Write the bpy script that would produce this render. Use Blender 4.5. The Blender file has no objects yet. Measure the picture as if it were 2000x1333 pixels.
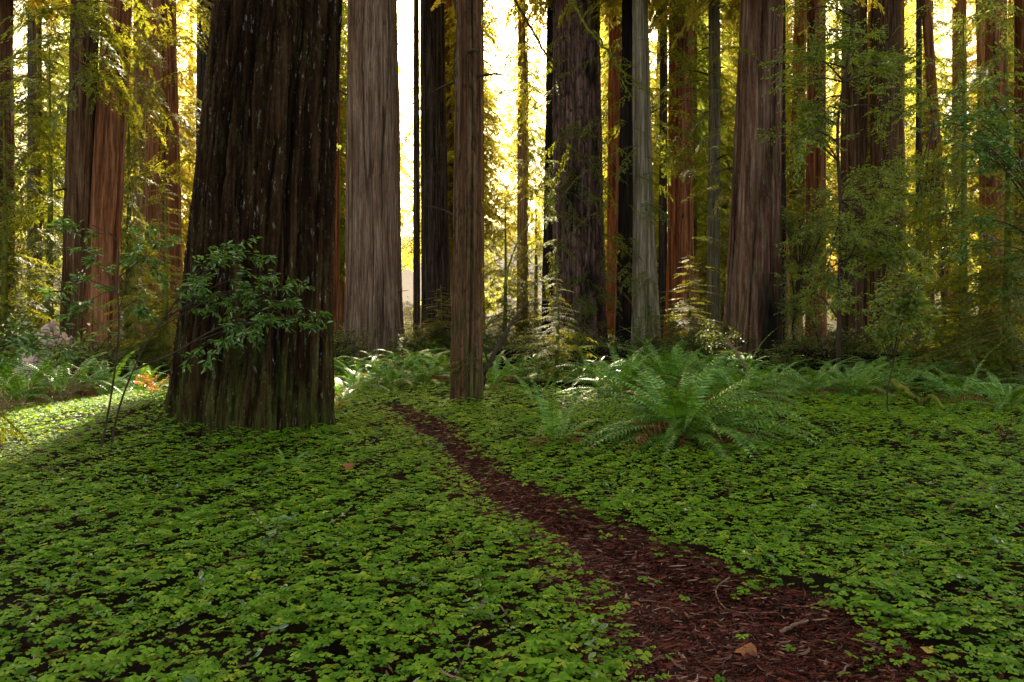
import bpy, math, random
import numpy as np
from mathutils import Vector

# ------------------------------------------------------------------ camera, sky, sun, exposure
SC = bpy.context.scene
COL = SC.collection
FPX = 1556.0            # focal length in pixels of the 2000 px wide photograph
HOR = 620.0             # horizon row
EYE = 1.5
cd = bpy.data.cameras.new('camera'); cam = bpy.data.objects.new('camera', cd); COL.objects.link(cam)
cam.location = (0, 0, EYE); cam.rotation_euler = (math.radians(90), 0, 0)
cd.sensor_width = 36.0; cd.lens = 36.0 * FPX / 2000.0
cd.shift_y = -(666.5 - HOR) / 2000.0
cd.clip_start = 0.05; cd.clip_end = 2000
SC.camera = cam

SUN_AZ = math.radians(-4.0); SUN_EL = math.radians(36.0)
w = bpy.data.worlds.new("World"); SC.world = w; w.use_nodes = True
nt = w.node_tree; nt.nodes.clear()
sky = nt.nodes.new('ShaderNodeTexSky'); sky.sky_type = 'NISHITA'; sky.sun_disc = False
sky.sun_elevation = SUN_EL; sky.sun_rotation = SUN_AZ
sky.air_density = 1.0; sky.dust_density = 4.0; sky.ozone_density = 0.6
wb = nt.nodes.new('ShaderNodeMix'); wb.data_type = 'RGBA'; wb.blend_type = 'MULTIPLY'; wb.inputs[0].default_value = 1.0; wb.inputs[7].default_value = (1.20, 1.0, 0.70, 1)
bg = nt.nodes.new('ShaderNodeBackground'); bg.inputs['Strength'].default_value = 0.13
wo = nt.nodes.new('ShaderNodeOutputWorld')
nt.links.new(sky.outputs[0], wb.inputs[6]); nt.links.new(wb.outputs[2], bg.inputs[0]); nt.links.new(bg.outputs[0], wo.inputs[0])

sl = bpy.data.lights.new('sun', 'SUN'); sl.energy = 5.0; sl.angle = math.radians(0.5); sl.color = (1.0, 0.86, 0.62)
sun = bpy.data.objects.new('sun', sl); COL.objects.link(sun)
svec = Vector((math.sin(SUN_AZ) * math.cos(SUN_EL), math.cos(SUN_AZ) * math.cos(SUN_EL), math.sin(SUN_EL)))
sun.rotation_euler = svec.to_track_quat('Z', 'Y').to_euler()

SC.view_settings.view_transform = 'Standard'; SC.view_settings.look = 'None'
SC.view_settings.gamma = 1.0; SC.view_settings.exposure = 2.3
SC.cycles.max_bounces = 6; SC.cycles.diffuse_bounces = 3; SC.cycles.glossy_bounces = 2
SC.cycles.transmission_bounces = 4; SC.cycles.transparent_max_bounces = 4; SC.cycles.volume_bounces = 0
SC.cycles.use_denoising = True
HAZE = 0.0
GAP = (-13.0, -7.5)      # opening left in the added far canopy that lets the sun reach the left bank

# ------------------------------------------------------------------ helpers
def rng(s): return np.random.default_rng(s)

def P(px, py, Y):
    """point that stands at distance Y and shows at photo pixel (px, py)"""
    return np.array([(px - 1000.0) * Y / FPX, Y, EYE - (py - HOR) * Y / FPX])

def noise1(x, y, s, seed):
    """cheap smooth value field from a few sines, about -1..1"""
    r = rng(seed); out = 0
    for k in range(5):
        a = r.uniform(0, 6.283); f = r.uniform(0.6, 1.6) / s
        out = out + np.sin(x * math.cos(a) * f * 6.283 + y * math.sin(a) * f * 6.283 + r.uniform(0, 6.283))
    return out / 2.6

# path edges, photo pixels (row, left, right)
PE = [(803, 742, 762), (825, 772, 822), (850, 803, 880), (880, 846, 908), (900, 862, 930), (950, 900, 985),
      (1000, 938, 1092), (1050, 1030, 1205), (1100, 1092, 1310), (1150, 1130, 1425), (1180, 1165, 1520), (1205, 1192, 1590),
      (1250, 1214, 1665), (1300, 1238, 1712), (1333, 1258, 1760)]
_Y = np.array([EYE * FPX / (p[0] - HOR) for p in PE])
_L = np.array([(p[1] - 1000) for p in PE]) * _Y / FPX
_R = np.array([(p[2] - 1000) for p in PE]) * _Y / FPX
_Y = np.append(_Y, [1.5]); _L = np.append(_L, [0.75]); _R = np.append(_R, [1.9])
_o = np.argsort(_Y); _Y = _Y[_o]; _L = _L[_o]; _R = _R[_o]

def path_in(x, y):
    """signed distance-like value, > 0 inside the path (metres from the nearer edge)"""
    l = np.interp(y, _Y, _L); r = np.interp(y, _Y, _R)
    d = np.minimum(x - l, r - x)
    return np.where((y > _Y[-1] + 0.05), -1.0, d)

def H(x, y):
    x = np.asarray(x, float); y = np.asarray(y, float)
    z = 0.34 * np.exp(-((x + 4.6) ** 2 / 4.5 + (y - 10.3) ** 2 / 7.0))
    z = z + 0.10 * np.exp(-((x - 4.6) ** 2 / 9.0 + (y - 10.5) ** 2 / 9.0))
    z = z + 0.025 * noise1(x, y, 3.1, 11) + 0.012 * noise1(x, y, 0.9, 12)
    far = np.clip((y - 16) / 20, 0, 1)
    z = z + far * (0.12 * noise1(x, y, 9.0, 13) + 0.05 * noise1(x, y, 3.0, 14))
    z = z + np.clip((y - 60) / 60, 0, 2) ** 2 * 5.0
    pm = np.clip(path_in(x, y) / 0.25, 0, 1)
    z = z - 0.05 * pm
    return z

def ground(px, py):
    """distance at which the flat ground shows in photo row py"""
    Y = EYE * FPX / (py - HOR)
    x = (px - 1000) * Y / FPX
    return x, Y

class Geo:
    def __init__(s): s.V = []; s.F = []; s.M = []; s.n = 0; s.R = []
    def add(s, V, F, m=0):
        V = np.asarray(V, float).reshape(-1, 3); F = np.asarray(F, int)
        if len(F) == 0: return
        s.V.append(V); s.F.append(F + s.n); s.M.append(np.full(len(F), m)); s.n += len(V)
    def mesh(s, name, mats, smooth=False, attr=None):
        me = bpy.data.meshes.new(name)
        V = np.concatenate(s.V)
        me.vertices.add(len(V)); me.vertices.foreach_set('co', V.astype(np.float32).ravel())
        li = np.concatenate([f.ravel() for f in s.F])
        tot = np.concatenate([np.full(len(f), f.shape[1]) for f in s.F])
        st = np.concatenate([[0], np.cumsum(tot)[:-1]])
        me.loops.add(len(li)); me.loops.foreach_set('vertex_index', li.astype(np.int32))
        me.polygons.add(len(tot)); me.polygons.foreach_set('loop_start', st.astype(np.int32))
        me.polygons.foreach_set('loop_total', tot.astype(np.int32))
        me.polygons.foreach_set('material_index', np.concatenate(s.M).astype(np.int32))
        me.polygons.foreach_set('use_smooth', np.full(len(tot), smooth))
        for m in mats: me.materials.append(m)
        if attr is not None:
            a = me.attributes.new('ridge', 'FLOAT', 'POINT'); a.data.foreach_set('value', attr.astype(np.float32).ravel())
        me.update(calc_edges=True)
        return me
    def build(s, name, mats, parent=None, loc=(0, 0, 0), smooth=False, attr=None):
        if not isinstance(mats, (list, tuple)): mats = [mats]
        return link(name, s.mesh(name, mats, smooth, attr), parent, loc)

def link(name, me, parent=None, loc=(0, 0, 0), rot=(0, 0, 0), sc=1.0):
    o = bpy.data.objects.new(name, me); COL.objects.link(o)
    o.location = loc; o.rotation_euler = rot
    o.scale = (sc, sc, sc) if not isinstance(sc, (tuple, list)) else sc
    if parent: o.parent = parent
    return o

def tag(o, label=None, cat=None, group=None, kind=None):
    if label: o['label'] = label
    if cat: o['category'] = cat
    if group: o['group'] = group
    if kind: o['kind'] = kind
    return o

def empty(name, loc, rz=0, sc=1.0):
    return link(name, None, None, tuple(float(v) for v in loc), (0, 0, rz), sc)

def tube(pts, rad, n=6, closed=True):
    pts = np.asarray(pts, float); m = len(pts)
    rad = np.broadcast_to(np.asarray(rad, float), (m,))
    t = np.gradient(pts, axis=0); t /= np.linalg.norm(t, axis=1, keepdims=True) + 1e-9
    ref = np.where(np.abs(t[:, 2:3]) > 0.9, [[1.0, 0, 0]], [[0, 0, 1.0]])
    u = np.cross(t, ref); u /= np.linalg.norm(u, axis=1, keepdims=True) + 1e-9
    v = np.cross(t, u)
    a = np.arange(n) / n * 2 * math.pi
    V = pts[:, None, :] + rad[:, None, None] * (np.cos(a)[None, :, None] * u[:, None, :] + np.sin(a)[None, :, None] * v[:, None, :])
    i = np.arange(m - 1)[:, None] * n; j = np.arange(n)[None, :]; j2 = (j + 1) % n
    q = np.stack([i + j, i + j2, i + n + j2, i + n + j], -1).reshape(-1, 4)
    return V.reshape(-1, 3), q

def smooth_line(pts, n):
    """Catmull-Rom resample of a polyline"""
    pts = np.asarray(pts, float)
    p = np.vstack([2 * pts[0] - pts[1], pts, 2 * pts[-1] - pts[-2]])
    out = []
    ts = np.linspace(0, len(pts) - 1 - 1e-6, n)
    for t in ts:
        i = int(t); f = t - i
        a, b, c, d = p[i], p[i + 1], p[i + 2], p[i + 3]
        out.append(0.5 * ((2 * b) + (-a + c) * f + (2 * a - 5 * b + 4 * c - d) * f * f + (-a + 3 * b - 3 * c + d) * f ** 3))
    return np.array(out)

def fnoise(nz, nt_, lz, lt, r):
    """gaussian-filtered white noise, tileable; lz, lt = feature sizes in cells"""
    n = r.standard_normal((nz, nt_))
    fz = np.fft.fftfreq(nz)[:, None]; ft = np.fft.fftfreq(nt_)[None, :]
    g = np.exp(-2 * math.pi ** 2 * ((fz * lz) ** 2 + (ft * lt) ** 2))
    o = np.real(np.fft.ifft2(np.fft.fft2(n) * g))
    return o / (o.std() + 1e-9)

# ------------------------------------------------------------------ materials
def newmat(name):
    m = bpy.data.materials.new(name); m.use_nodes = True
    t = m.node_tree; t.nodes.clear()
    out = t.nodes.new('ShaderNodeOutputMaterial')
    return m, t, out

def N(t, typ, **kw):
    n = t.nodes.new(typ)
    for k, v in kw.items():
        if k in n.inputs: n.inputs[k].default_value = v
        else: setattr(n, k, v)
    return n

def ramp(t, fac, stops, interp='LINEAR'):
    n = t.nodes.new('ShaderNodeValToRGB'); cr = n.color_ramp; cr.interpolation = interp
    while len(cr.elements) < len(stops): cr.elements.new(0.5)
    for e, (p, c) in zip(cr.elements, stops):
        e.position = p; e.color = (*c, 1.0) if len(c) == 3 else c
    t.links.new(fac, n.inputs['Fac'])
    return n.outputs['Color']

def mixc(t, fac, a, b, mode='MIX'):
    n = t.nodes.new('ShaderNodeMix'); n.data_type = 'RGBA'; n.blend_type = mode
    for sock, v in ((n.inputs[0], fac), (n.inputs[6], a), (n.inputs[7], b)):
        if hasattr(v, 'links'): t.links.new(v, sock)
        elif isinstance(v, (int, float)): sock.default_value = v
        else: sock.default_value = (*v, 1.0)
    return n.outputs[2]

def math_(t, op, a, b=0.0, clamp=False):
    n = t.nodes.new('ShaderNodeMath'); n.operation = op; n.use_clamp = clamp
    for s, v in ((n.inputs[0], a), (n.inputs[1], b)):
        if hasattr(v, 'links'): t.links.new(v, s)
        else: s.default_value = v
    return n.outputs[0]

def leaf_mat(name, cols, trans, tf=0.45, rough=0.45, spec=0.35, objvar=0.0):
    """cols = stops over random-per-island; trans = tint of the light let through"""
    m, t, out = newmat(name)
    g = N(t, 'ShaderNodeNewGeometry')
    k = len(cols)
    c = ramp(t, g.outputs['Random Per Island'], [(i / max(1, k - 1), cc) for i, cc in enumerate(cols)])
    if objvar:
        oi = N(t, 'ShaderNodeObjectInfo')
        c = mixc(t, 1.0, c, ramp(t, oi.outputs['Random'], [(0, (1 - .50 * objvar, 1 - .20 * objvar, 1)), (.45, (1 - .16 * objvar, 1 - .03 * objvar, 1)), (1, (1.02, 1 - .09 * objvar, 1 - .05 * objvar))]), 'MULTIPLY')
    pb = N(t, 'ShaderNodeBsdfPrincipled'); pb.inputs['Roughness'].default_value = rough
    pb.inputs['Specular IOR Level'].default_value = spec
    tl = N(t, 'ShaderNodeBsdfTranslucent')
    tc = mixc(t, 1.0, c, trans, 'MULTIPLY')
    t.links.new(c, pb.inputs['Base Color']); t.links.new(tc, tl.inputs['Color'])
    mx = N(t, 'ShaderNodeMixShader'); mx.inputs[0].default_value = tf
    t.links.new(pb.outputs[0], mx.inputs[1]); t.links.new(tl.outputs[0], mx.inputs[2])
    t.links.new(mx.outputs[0], out.inputs[0])
    return m

def bark_mat(name, deep, mid, light, moss=0.0, moss_h=2.0, lichen=0.0, char=0.0, sc=1.0, fleck=0.0):
    """deep = bark inside the furrows, with crack shade darkened in, mid / light = weathered ridges"""
    m, t, out = newmat(name)
    tc = N(t, 'ShaderNodeTexCoord')
    mp = N(t, 'ShaderNodeMapping'); mp.inputs['Scale'].default_value = (sc, sc, sc * 0.04)
    t.links.new(tc.outputs['Object'], mp.inputs[0])
    n1 = N(t, 'ShaderNodeTexNoise'); n1.inputs['Scale'].default_value = 9.0; n1.inputs['Detail'].default_value = 8; n1.inputs['Roughness'].default_value = 0.65
    t.links.new(mp.outputs[0], n1.inputs['Vector'])
    n2 = N(t, 'ShaderNodeTexNoise'); n2.inputs['Scale'].default_value = 2.2; n2.inputs['Detail'].default_value = 4
    mp2 = N(t, 'ShaderNodeMapping'); mp2.inputs['Scale'].default_value = (sc, sc, sc * 0.25)
    t.links.new(tc.outputs['Object'], mp2.inputs[0]); t.links.new(mp2.outputs[0], n2.inputs['Vector'])
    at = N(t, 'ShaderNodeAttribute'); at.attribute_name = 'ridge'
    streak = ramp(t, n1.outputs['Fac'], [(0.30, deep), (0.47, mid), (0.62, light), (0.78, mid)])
    c = mixc(t, math_(t, 'POWER', at.outputs['Fac'], 0.8, True), deep, streak)  # furrows blend to the dark colour, which also carries crack shade
    c = mixc(t, ramp(t, n2.outputs['Fac'], [(0.35, (0.9, 0.9, 0.9)), (0.65, (0, 0, 0))]), c, mixc(t, 0.5, c, mid), 'MIX')
    if lichen > 0:
        n3 = N(t, 'ShaderNodeTexNoise'); n3.inputs['Scale'].default_value = 7.0; n3.inputs['Detail'].default_value = 10; n3.inputs['Roughness'].default_value = 0.75
        t.links.new(mp2.outputs[0], n3.inputs['Vector'])
        f = ramp(t, n3.outputs['Fac'], [(0.56 - 0.1 * lichen, (0, 0, 0)), (0.66 - 0.08 * lichen, (lichen, lichen, lichen))])
        c = mixc(t, f, c, (0.13, 0.14, 0.07) if name != 'bark_near' else (0.075, 0.075, 0.022))
    if fleck > 0:
        n6 = N(t, 'ShaderNodeTexNoise'); n6.inputs['Scale'].default_value = 22.0; n6.inputs['Detail'].default_value = 6; n6.inputs['Roughness'].default_value = 0.7
        t.links.new(mp2.outputs[0], n6.inputs['Vector'])
        f = ramp(t, n6.outputs['Fac'], [(0.60, (0, 0, 0)), (0.66, (fleck, fleck, fleck))])
        c = mixc(t, f, c, (0.22, 0.20, 0.15))
    if moss > 0:
        sx = N(t, 'ShaderNodeSeparateXYZ'); t.links.new(tc.outputs['Object'], sx.inputs[0])
        n4 = N(t, 'ShaderNodeTexNoise'); n4.inputs['Scale'].default_value = 4.5; n4.inputs['Detail'].default_value = 9; n4.inputs['Roughness'].default_value = 0.7
        t.links.new(mp2.outputs[0], n4.inputs['Vector'])
        hh = math_(t, 'SUBTRACT', 1.0, math_(t, 'DIVIDE', sx.outputs[2], moss_h))
        hh = math_(t, 'MAXIMUM', hh, -0.6)
        f = math_(t, 'ADD', n4.outputs['Fac'], math_(t, 'MULTIPLY', hh, 0.16))
        f = ramp(t, f, [(0.57, (0, 0, 0)), (0.73, (moss, moss, moss))])
        c = mixc(t, f, c, mixc(t, n1.outputs['Fac'], (0.02, 0.03, 0.006), (0.10, 0.12, 0.025)))
    if char > 0:
        n5 = N(t, 'ShaderNodeTexNoise'); n5.inputs['Scale'].default_value = 0.9; n5.inputs['Detail'].default_value = 5
        t.links.new(mp2.outputs[0], n5.inputs['Vector'])
        f = ramp(t, n5.outputs['Fac'], [(0.62 - 0.3 * char, (0, 0, 0)), (0.70 - 0.3 * char, (0.92, 0.92, 0.92))])
        c = mixc(t, f, c, (0.012, 0.010, 0.009))
    mp3 = N(t, 'ShaderNodeMapping'); mp3.inputs['Scale'].default_value = (sc, sc, sc * 0.05)
    t.links.new(tc.outputs['Object'], mp3.inputs[0])
    n7 = N(t, 'ShaderNodeTexNoise'); n7.inputs['Scale'].default_value = 26.0; n7.inputs['Detail'].default_value = 7; n7.inputs['Roughness'].default_value = 0.7
    t.links.new(mp3.outputs[0], n7.inputs['Vector'])
    c = mixc(t, 1.0, c, ramp(t, n7.outputs['Fac'], [(0.36, (0.45, 0.42, 0.40)), (0.52, (1, 1, 1)), (0.68, (1.6, 1.5, 1.4))]), 'MULTIPLY')
    pb = N(t, 'ShaderNodeBsdfPrincipled'); pb.inputs['Roughness'].default_value = 0.88
    pb.inputs['Specular IOR Level'].default_value = 0.04
    t.links.new(c, pb.inputs['Base Color'])
    bp = N(t, 'ShaderNodeBump'); bp.inputs['Strength'].default_value = 0.9; bp.inputs['Distance'].default_value = 0.05
    t.links.new(n1.outputs['Fac'], bp.inputs['Height']); t.links.new(bp.outputs[0], pb.inputs['Normal'])
    t.links.new(pb.outputs[0], out.inputs[0])
    return m

def plain_mat(name, c1, c2, scale=8.0, rough=0.85, stretch=(1, 1, 1), c3=None, bump=0.4):
    m, t, out = newmat(name)
    tc = N(t, 'ShaderNodeTexCoord'); mp = N(t, 'ShaderNodeMapping'); mp.inputs['Scale'].default_value = stretch
    t.links.new(tc.outputs['Object'], mp.inputs[0])
    n = N(t, 'ShaderNodeTexNoise'); n.inputs['Scale'].default_value = scale; n.inputs['Detail'].default_value = 8; n.inputs['Roughness'].default_value = 0.65
    t.links.new(mp.outputs[0], n.inputs['Vector'])
    st = [(0.35, c1), (0.65, c2)] if c3 is None else [(0.32, c1), (0.5, c2), (0.66, c3)]
    c = ramp(t, n.outputs['Fac'], st)
    pb = N(t, 'ShaderNodeBsdfPrincipled'); pb.inputs['Roughness'].default_value = rough; pb.inputs['Specular IOR Level'].default_value = 0.04
    t.links.new(c, pb.inputs['Base Color'])
    bp = N(t, 'ShaderNodeBump'); bp.inputs['Strength'].default_value = bump; bp.inputs['Distance'].default_value = 0.03
    t.links.new(n.outputs['Fac'], bp.inputs['Height']); t.links.new(bp.outputs[0], pb.inputs['Normal'])
    t.links.new(pb.outputs[0], out.inputs[0])
    return m

MT = {}
MT['soil'] = plain_mat('soil', (0.003, 0.0015, 0.001), (0.008, 0.004, 0.002), 6.0, c3=(0.016, 0.008, 0.004))
MT['path'] = plain_mat('path_soil', (0.003, 0.001, 0.001), (0.012, 0.004, 0.002), 25.0, c3=(0.03, 0.009, 0.006), bump=0.8)
MT['litter'] = leaf_mat('litter', [(0.006, 0.002, 0.001), (0.035, 0.006, 0.003), (0.12, 0.020, 0.010), (0.012, 0.003, 0.002), (0.15, 0.045, 0.025), (0.045, 0.007, 0.004), (0.018, 0.004, 0.002), (0.28, 0.15, 0.10)], (0.4, 0.3, 0.2), 0.05, 0.6, 0.08)
MT['sorrel'] = leaf_mat('sorrel', [(0.025, 0.080, 0.003), (0.120, 0.230, 0.011), (0.060, 0.155, 0.006), (0.175, 0.300, 0.018), (0.080, 0.185, 0.008), (0.140, 0.260, 0.014), (0.04, 0.115, 0.004), (0.110, 0.22, 0.010), (0.26, 0.31, 0.024)], (2.9, 2.3, 0.5), 0.38, 0.5, 0.10)
MT['fern'] = leaf_mat('fern', [(0.014, 0.055, 0.006), (0.075, 0.19, 0.020), (0.160, 0.31, 0.036), (0.040, 0.125, 0.012)], (2.6, 2.2, 0.7), 0.18, 0.38, 0.32)
MT['fern_dead'] = leaf_mat('fern_dead', [(0.14, 0.045, 0.018), (0.28, 0.11, 0.048), (0.20, 0.075, 0.034)], (1.4, 1.0, 0.6), 0.3, 0.7, 0.1)
MT['rachis'] = plain_mat('rachis', (0.10, 0.10, 0.03), (0.16, 0.17, 0.05), 9.0)
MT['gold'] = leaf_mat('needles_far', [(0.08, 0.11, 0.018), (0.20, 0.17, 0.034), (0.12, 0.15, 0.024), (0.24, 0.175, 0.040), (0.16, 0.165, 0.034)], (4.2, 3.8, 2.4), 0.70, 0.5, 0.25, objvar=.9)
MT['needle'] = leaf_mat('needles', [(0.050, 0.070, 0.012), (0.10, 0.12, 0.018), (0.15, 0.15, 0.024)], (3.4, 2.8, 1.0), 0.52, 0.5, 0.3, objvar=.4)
MT['broad'] = leaf_mat('glossy_leaves', [(0.045, 0.085, 0.014), (0.10, 0.155, 0.024), (0.17, 0.20, 0.034)], (3.2, 2.6, 0.9), 0.42, 0.3, 0.6)
MT['sapleaf'] = leaf_mat('sapling_leaves', [(0.024, 0.065, 0.010), (0.060, 0.130, 0.022), (0.12, 0.20, 0.036)], (2.6, 2.4, 0.9), 0.3, 0.25, 0.7)
MT['moss'] = leaf_mat('moss_tufts', [(0.12, 0.14, 0.015), (0.20, 0.20, 0.02), (0.16, 0.18, 0.02)], (2.0, 1.8, 0.6), 0.4, 0.8, 0.1)
MT['under'] = leaf_mat('undergrowth', [(0.035, 0.075, 0.018), (0.06, 0.11, 0.022), (0.10, 0.07, 0.03), (0.07, 0.12, 0.025), (0.09, 0.14, 0.03)], (2.6, 2.2, 0.8), 0.4, 0.5, 0.3)
MT['twig'] = plain_mat('twig_bark', (0.030, 0.020, 0.014), (0.075, 0.050, 0.035), 14.0, stretch=(1, 1, 0.3))
MT['deadwood'] = plain_mat('dead_wood', (0.10, 0.05, 0.035), (0.24, 0.14, 0.10), 12.0, stretch=(1, 1, 1))
MT['stumpwood_sunlit'] = plain_mat('stump_wood_sunlit', (0.16, 0.07, 0.05), (0.50, 0.32, 0.26), 7.0, stretch=(1, 1, .15), c3=(0.7, 0.52, 0.45))  # paler copy of the dead wood, sunlight put into the colour
MT['mosswood'] = plain_mat('mossy_wood', (0.035, 0.028, 0.012), (0.13, 0.14, 0.02), 9.0, c3=(0.20, 0.20, 0.025))
MT['yellowleaf'] = leaf_mat('yellow_leaf', [(0.5, 0.28, 0.02), (0.55, 0.35, 0.05), (0.40, 0.15, 0.05)], (1.2, 1.0, 0.6), 0.3, 0.5, 0.3)
MT['redleaf'] = leaf_mat('red_leaves', [(0.45, 0.06, 0.02), (0.5, 0.2, 0.04), (0.25, 0.22, 0.03), (0.35, 0.05, 0.02)], (1.6, 1.2, 0.6), 0.4, 0.5, 0.3)

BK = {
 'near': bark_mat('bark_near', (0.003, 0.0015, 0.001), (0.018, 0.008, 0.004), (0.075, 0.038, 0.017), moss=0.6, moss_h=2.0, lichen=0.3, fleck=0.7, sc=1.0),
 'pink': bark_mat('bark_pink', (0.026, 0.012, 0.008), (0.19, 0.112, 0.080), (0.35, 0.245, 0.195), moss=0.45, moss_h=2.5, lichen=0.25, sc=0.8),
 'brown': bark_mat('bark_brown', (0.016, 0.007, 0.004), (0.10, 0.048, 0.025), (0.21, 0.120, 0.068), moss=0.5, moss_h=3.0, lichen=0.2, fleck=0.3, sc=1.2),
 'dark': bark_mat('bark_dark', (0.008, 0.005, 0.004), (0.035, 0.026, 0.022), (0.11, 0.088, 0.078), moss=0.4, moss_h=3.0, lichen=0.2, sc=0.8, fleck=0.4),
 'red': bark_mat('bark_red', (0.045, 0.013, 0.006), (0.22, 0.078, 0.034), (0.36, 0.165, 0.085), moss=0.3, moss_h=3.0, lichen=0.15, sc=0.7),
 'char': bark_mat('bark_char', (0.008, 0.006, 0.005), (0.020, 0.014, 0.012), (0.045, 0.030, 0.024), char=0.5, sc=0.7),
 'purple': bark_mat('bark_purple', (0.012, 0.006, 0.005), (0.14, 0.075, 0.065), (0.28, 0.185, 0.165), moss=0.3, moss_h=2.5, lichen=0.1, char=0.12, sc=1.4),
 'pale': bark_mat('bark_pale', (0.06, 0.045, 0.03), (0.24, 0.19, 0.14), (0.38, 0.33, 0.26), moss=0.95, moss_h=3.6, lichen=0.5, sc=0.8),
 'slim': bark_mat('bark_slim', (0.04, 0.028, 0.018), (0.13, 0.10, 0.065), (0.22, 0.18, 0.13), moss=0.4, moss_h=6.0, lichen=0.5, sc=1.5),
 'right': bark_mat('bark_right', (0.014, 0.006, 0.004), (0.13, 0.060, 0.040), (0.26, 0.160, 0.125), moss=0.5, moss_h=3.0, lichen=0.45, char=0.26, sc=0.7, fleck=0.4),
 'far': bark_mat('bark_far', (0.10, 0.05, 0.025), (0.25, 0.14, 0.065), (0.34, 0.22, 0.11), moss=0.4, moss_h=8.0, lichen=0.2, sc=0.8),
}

# ------------------------------------------------------------------ setting: ground, path, sorrel
def build_ground():
    g = Geo()
    ys = np.concatenate([np.arange(-12, 2, 1.0), np.arange(2, 22, 0.14), np.arange(22, 70, 1.0), np.arange(70, 260, 8.0)])
    n = 220
    u = np.linspace(-1, 1, n)
    X = np.outer(np.maximum(14, np.abs(ys) * 0.85 + 8), u); Y = np.repeat(ys[:, None], n, 1)
    V = np.stack([X, Y, H(X, Y)], -1).reshape(-1, 3)
    i = np.arange(len(ys) - 1)[:, None] * n; j = np.arange(n - 1)[None, :]
    q = np.stack([i + j, i + j + 1, i + n + j + 1, i + n + j], -1).reshape(-1, 4)
    g.add(V, q)
    tag(g.build('ground', MT['soil'], smooth=True), kind='structure')
    # the trodden path
    g = Geo(); ys = np.linspace(1.6, 12.85, 260); n = 14
    l = np.interp(ys, _Y, _L); r = np.interp(ys, _Y, _R)
    l = l - 0.04 * np.sin(ys * 9) * np.minimum(1, (r - l)); r = r + 0.05 * np.sin(ys * 7.3 + 1)* np.minimum(1, (r - l))
    X = l[:, None] + (r - l)[:, None] * np.linspace(0, 1, n)[None]; Y = np.repeat(ys[:, None], n, 1)
    V = np.stack([X, Y, H(X, Y) + 0.004 + 0.012 * noise1(X, Y, 0.16, 5) ** 2], -1).reshape(-1, 3)
    i = np.arange(len(ys) - 1)[:, None] * n; j = np.arange(n - 1)[None, :]
    q = np.stack([i + j, i + j + 1, i + n + j + 1, i + n + j], -1).reshape(-1, 4)
    g.add(V, q)
    tag(g.build('path', MT['path'], smooth=True), kind='structure')

def strips(cx, cy, cz, L, Wd, az, tilt, curl, m=3):
    """many little curved strips at once -> V, F"""
    k = len(cx); s = np.linspace(-0.5, 0.5, m + 1)
    px = s[None] * L[:, None]; py = curl[:, None] * L[:, None] * (s[None] ** 2 * 4 - 0.5)
    ca, sa = np.cos(az)[:, None], np.sin(az)[:, None]
    w_ = Wd[:, None] * np.sqrt(np.clip(1.05 - np.abs(s[None] * 2) ** 2, 0.05, 1))
    out = []
    for sg in (-1, 1):
        qy = py + sg * w_
        x = cx[:, None] + px * ca - qy * sa; y = cy[:, None] + px * sa + qy * ca
        z = cz[:, None] + px * np.sin(tilt)[:, None] + 0.002 * sg
        out.append(np.stack([x, y, z], -1))
    V = np.stack(out, 2).reshape(k, -1, 3)      # k, (m+1)*2
    f = np.array([[2 * a, 2 * a + 1, 2 * a + 3, 2 * a + 2] for a in range(m)])
    F = (f[None] + np.arange(k)[:, None, None] * (2 * (m + 1))).reshape(-1, 4)
    return V.reshape(-1, 3), F

def build_litter():
    r = rng(21); g = Geo()
    n = 90000
    y = 1.8 + 11.2 * r.random(n) ** 1.7
    l = np.interp(y, _Y, _L); rr = np.interp(y, _Y, _R)
    x = l - 0.22 + (rr - l + 0.48) * r.random(n)
    keep = r.random(n) < np.clip((rr - l) / 1.1, 0.12, 1) * 0.9
    x, y = x[keep], y[keep]; k = len(x)
    L = r.gamma(2.2, 0.018, k) + 0.012; L = np.minimum(L, 0.16)
    z = H(x, y) + 0.006 + 0.022 * r.random(k) ** 1.5
    V, F = strips(x, y, z, L, 0.0012 + 0.0035 * r.random(k) ** 1.6, r.normal(0.5, 1.0, k), r.normal(0, 0.16, k), r.normal(0, 0.10, k))
    g.add(V, F)
    n = 1500; y = 1.8 + 10 * r.random(n) ** 1.9; l = np.interp(y, _Y, _L); rr = np.interp(y, _Y, _R); x = l + (rr - l) * r.random(n)
    V, F = strips(x, y, H(x, y) + .03, 0.03 + .11 * r.random(n) ** 2, .002 + .007 * r.random(n) ** 2, r.normal(.4, 1.1, n), r.normal(0, .12, n), r.normal(0, .25, n), 4); g.add(V, F)
    # brown litter under and between the sorrel
    n = 5000; y = 2.2 + 12 * r.random(n) ** 1.3; x = (r.random(n) * 2 - 1) * (0.7 * y + 1)
    V, F = strips(x, y, H(x, y) + 0.012, 0.03 + 0.08 * r.random(n), 0.003 + 0.006 * r.random(n), r.random(n) * 6.28, r.normal(0, 0.15, n), r.normal(0, 0.1, n), 2)
    g.add(V, F)
    n = 1500; y = 2.3 + 10 * r.random(n) ** 1.2; x = (r.random(n) * 2 - 1) * (0.7 * y + 1)
    ok = path_in(x, y) < -.1; x, y = x[ok], y[ok]; n = len(x)
    V, F = strips(x, y, H(x, y) + 0.10 + 0.04 * r.random(n), 0.03 + 0.14 * r.random(n) ** 2, 0.0015 + 0.005 * r.random(n) ** 2, r.random(n) * 6.28, r.normal(0, 0.2, n), r.normal(0, 0.12, n), 3)
    g.add(V, F)
    tag(g.build('needle_litter', MT['litter']), 'reddish brown needles and bark chips strewn on the path', 'litter', kind='stuff')

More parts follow.
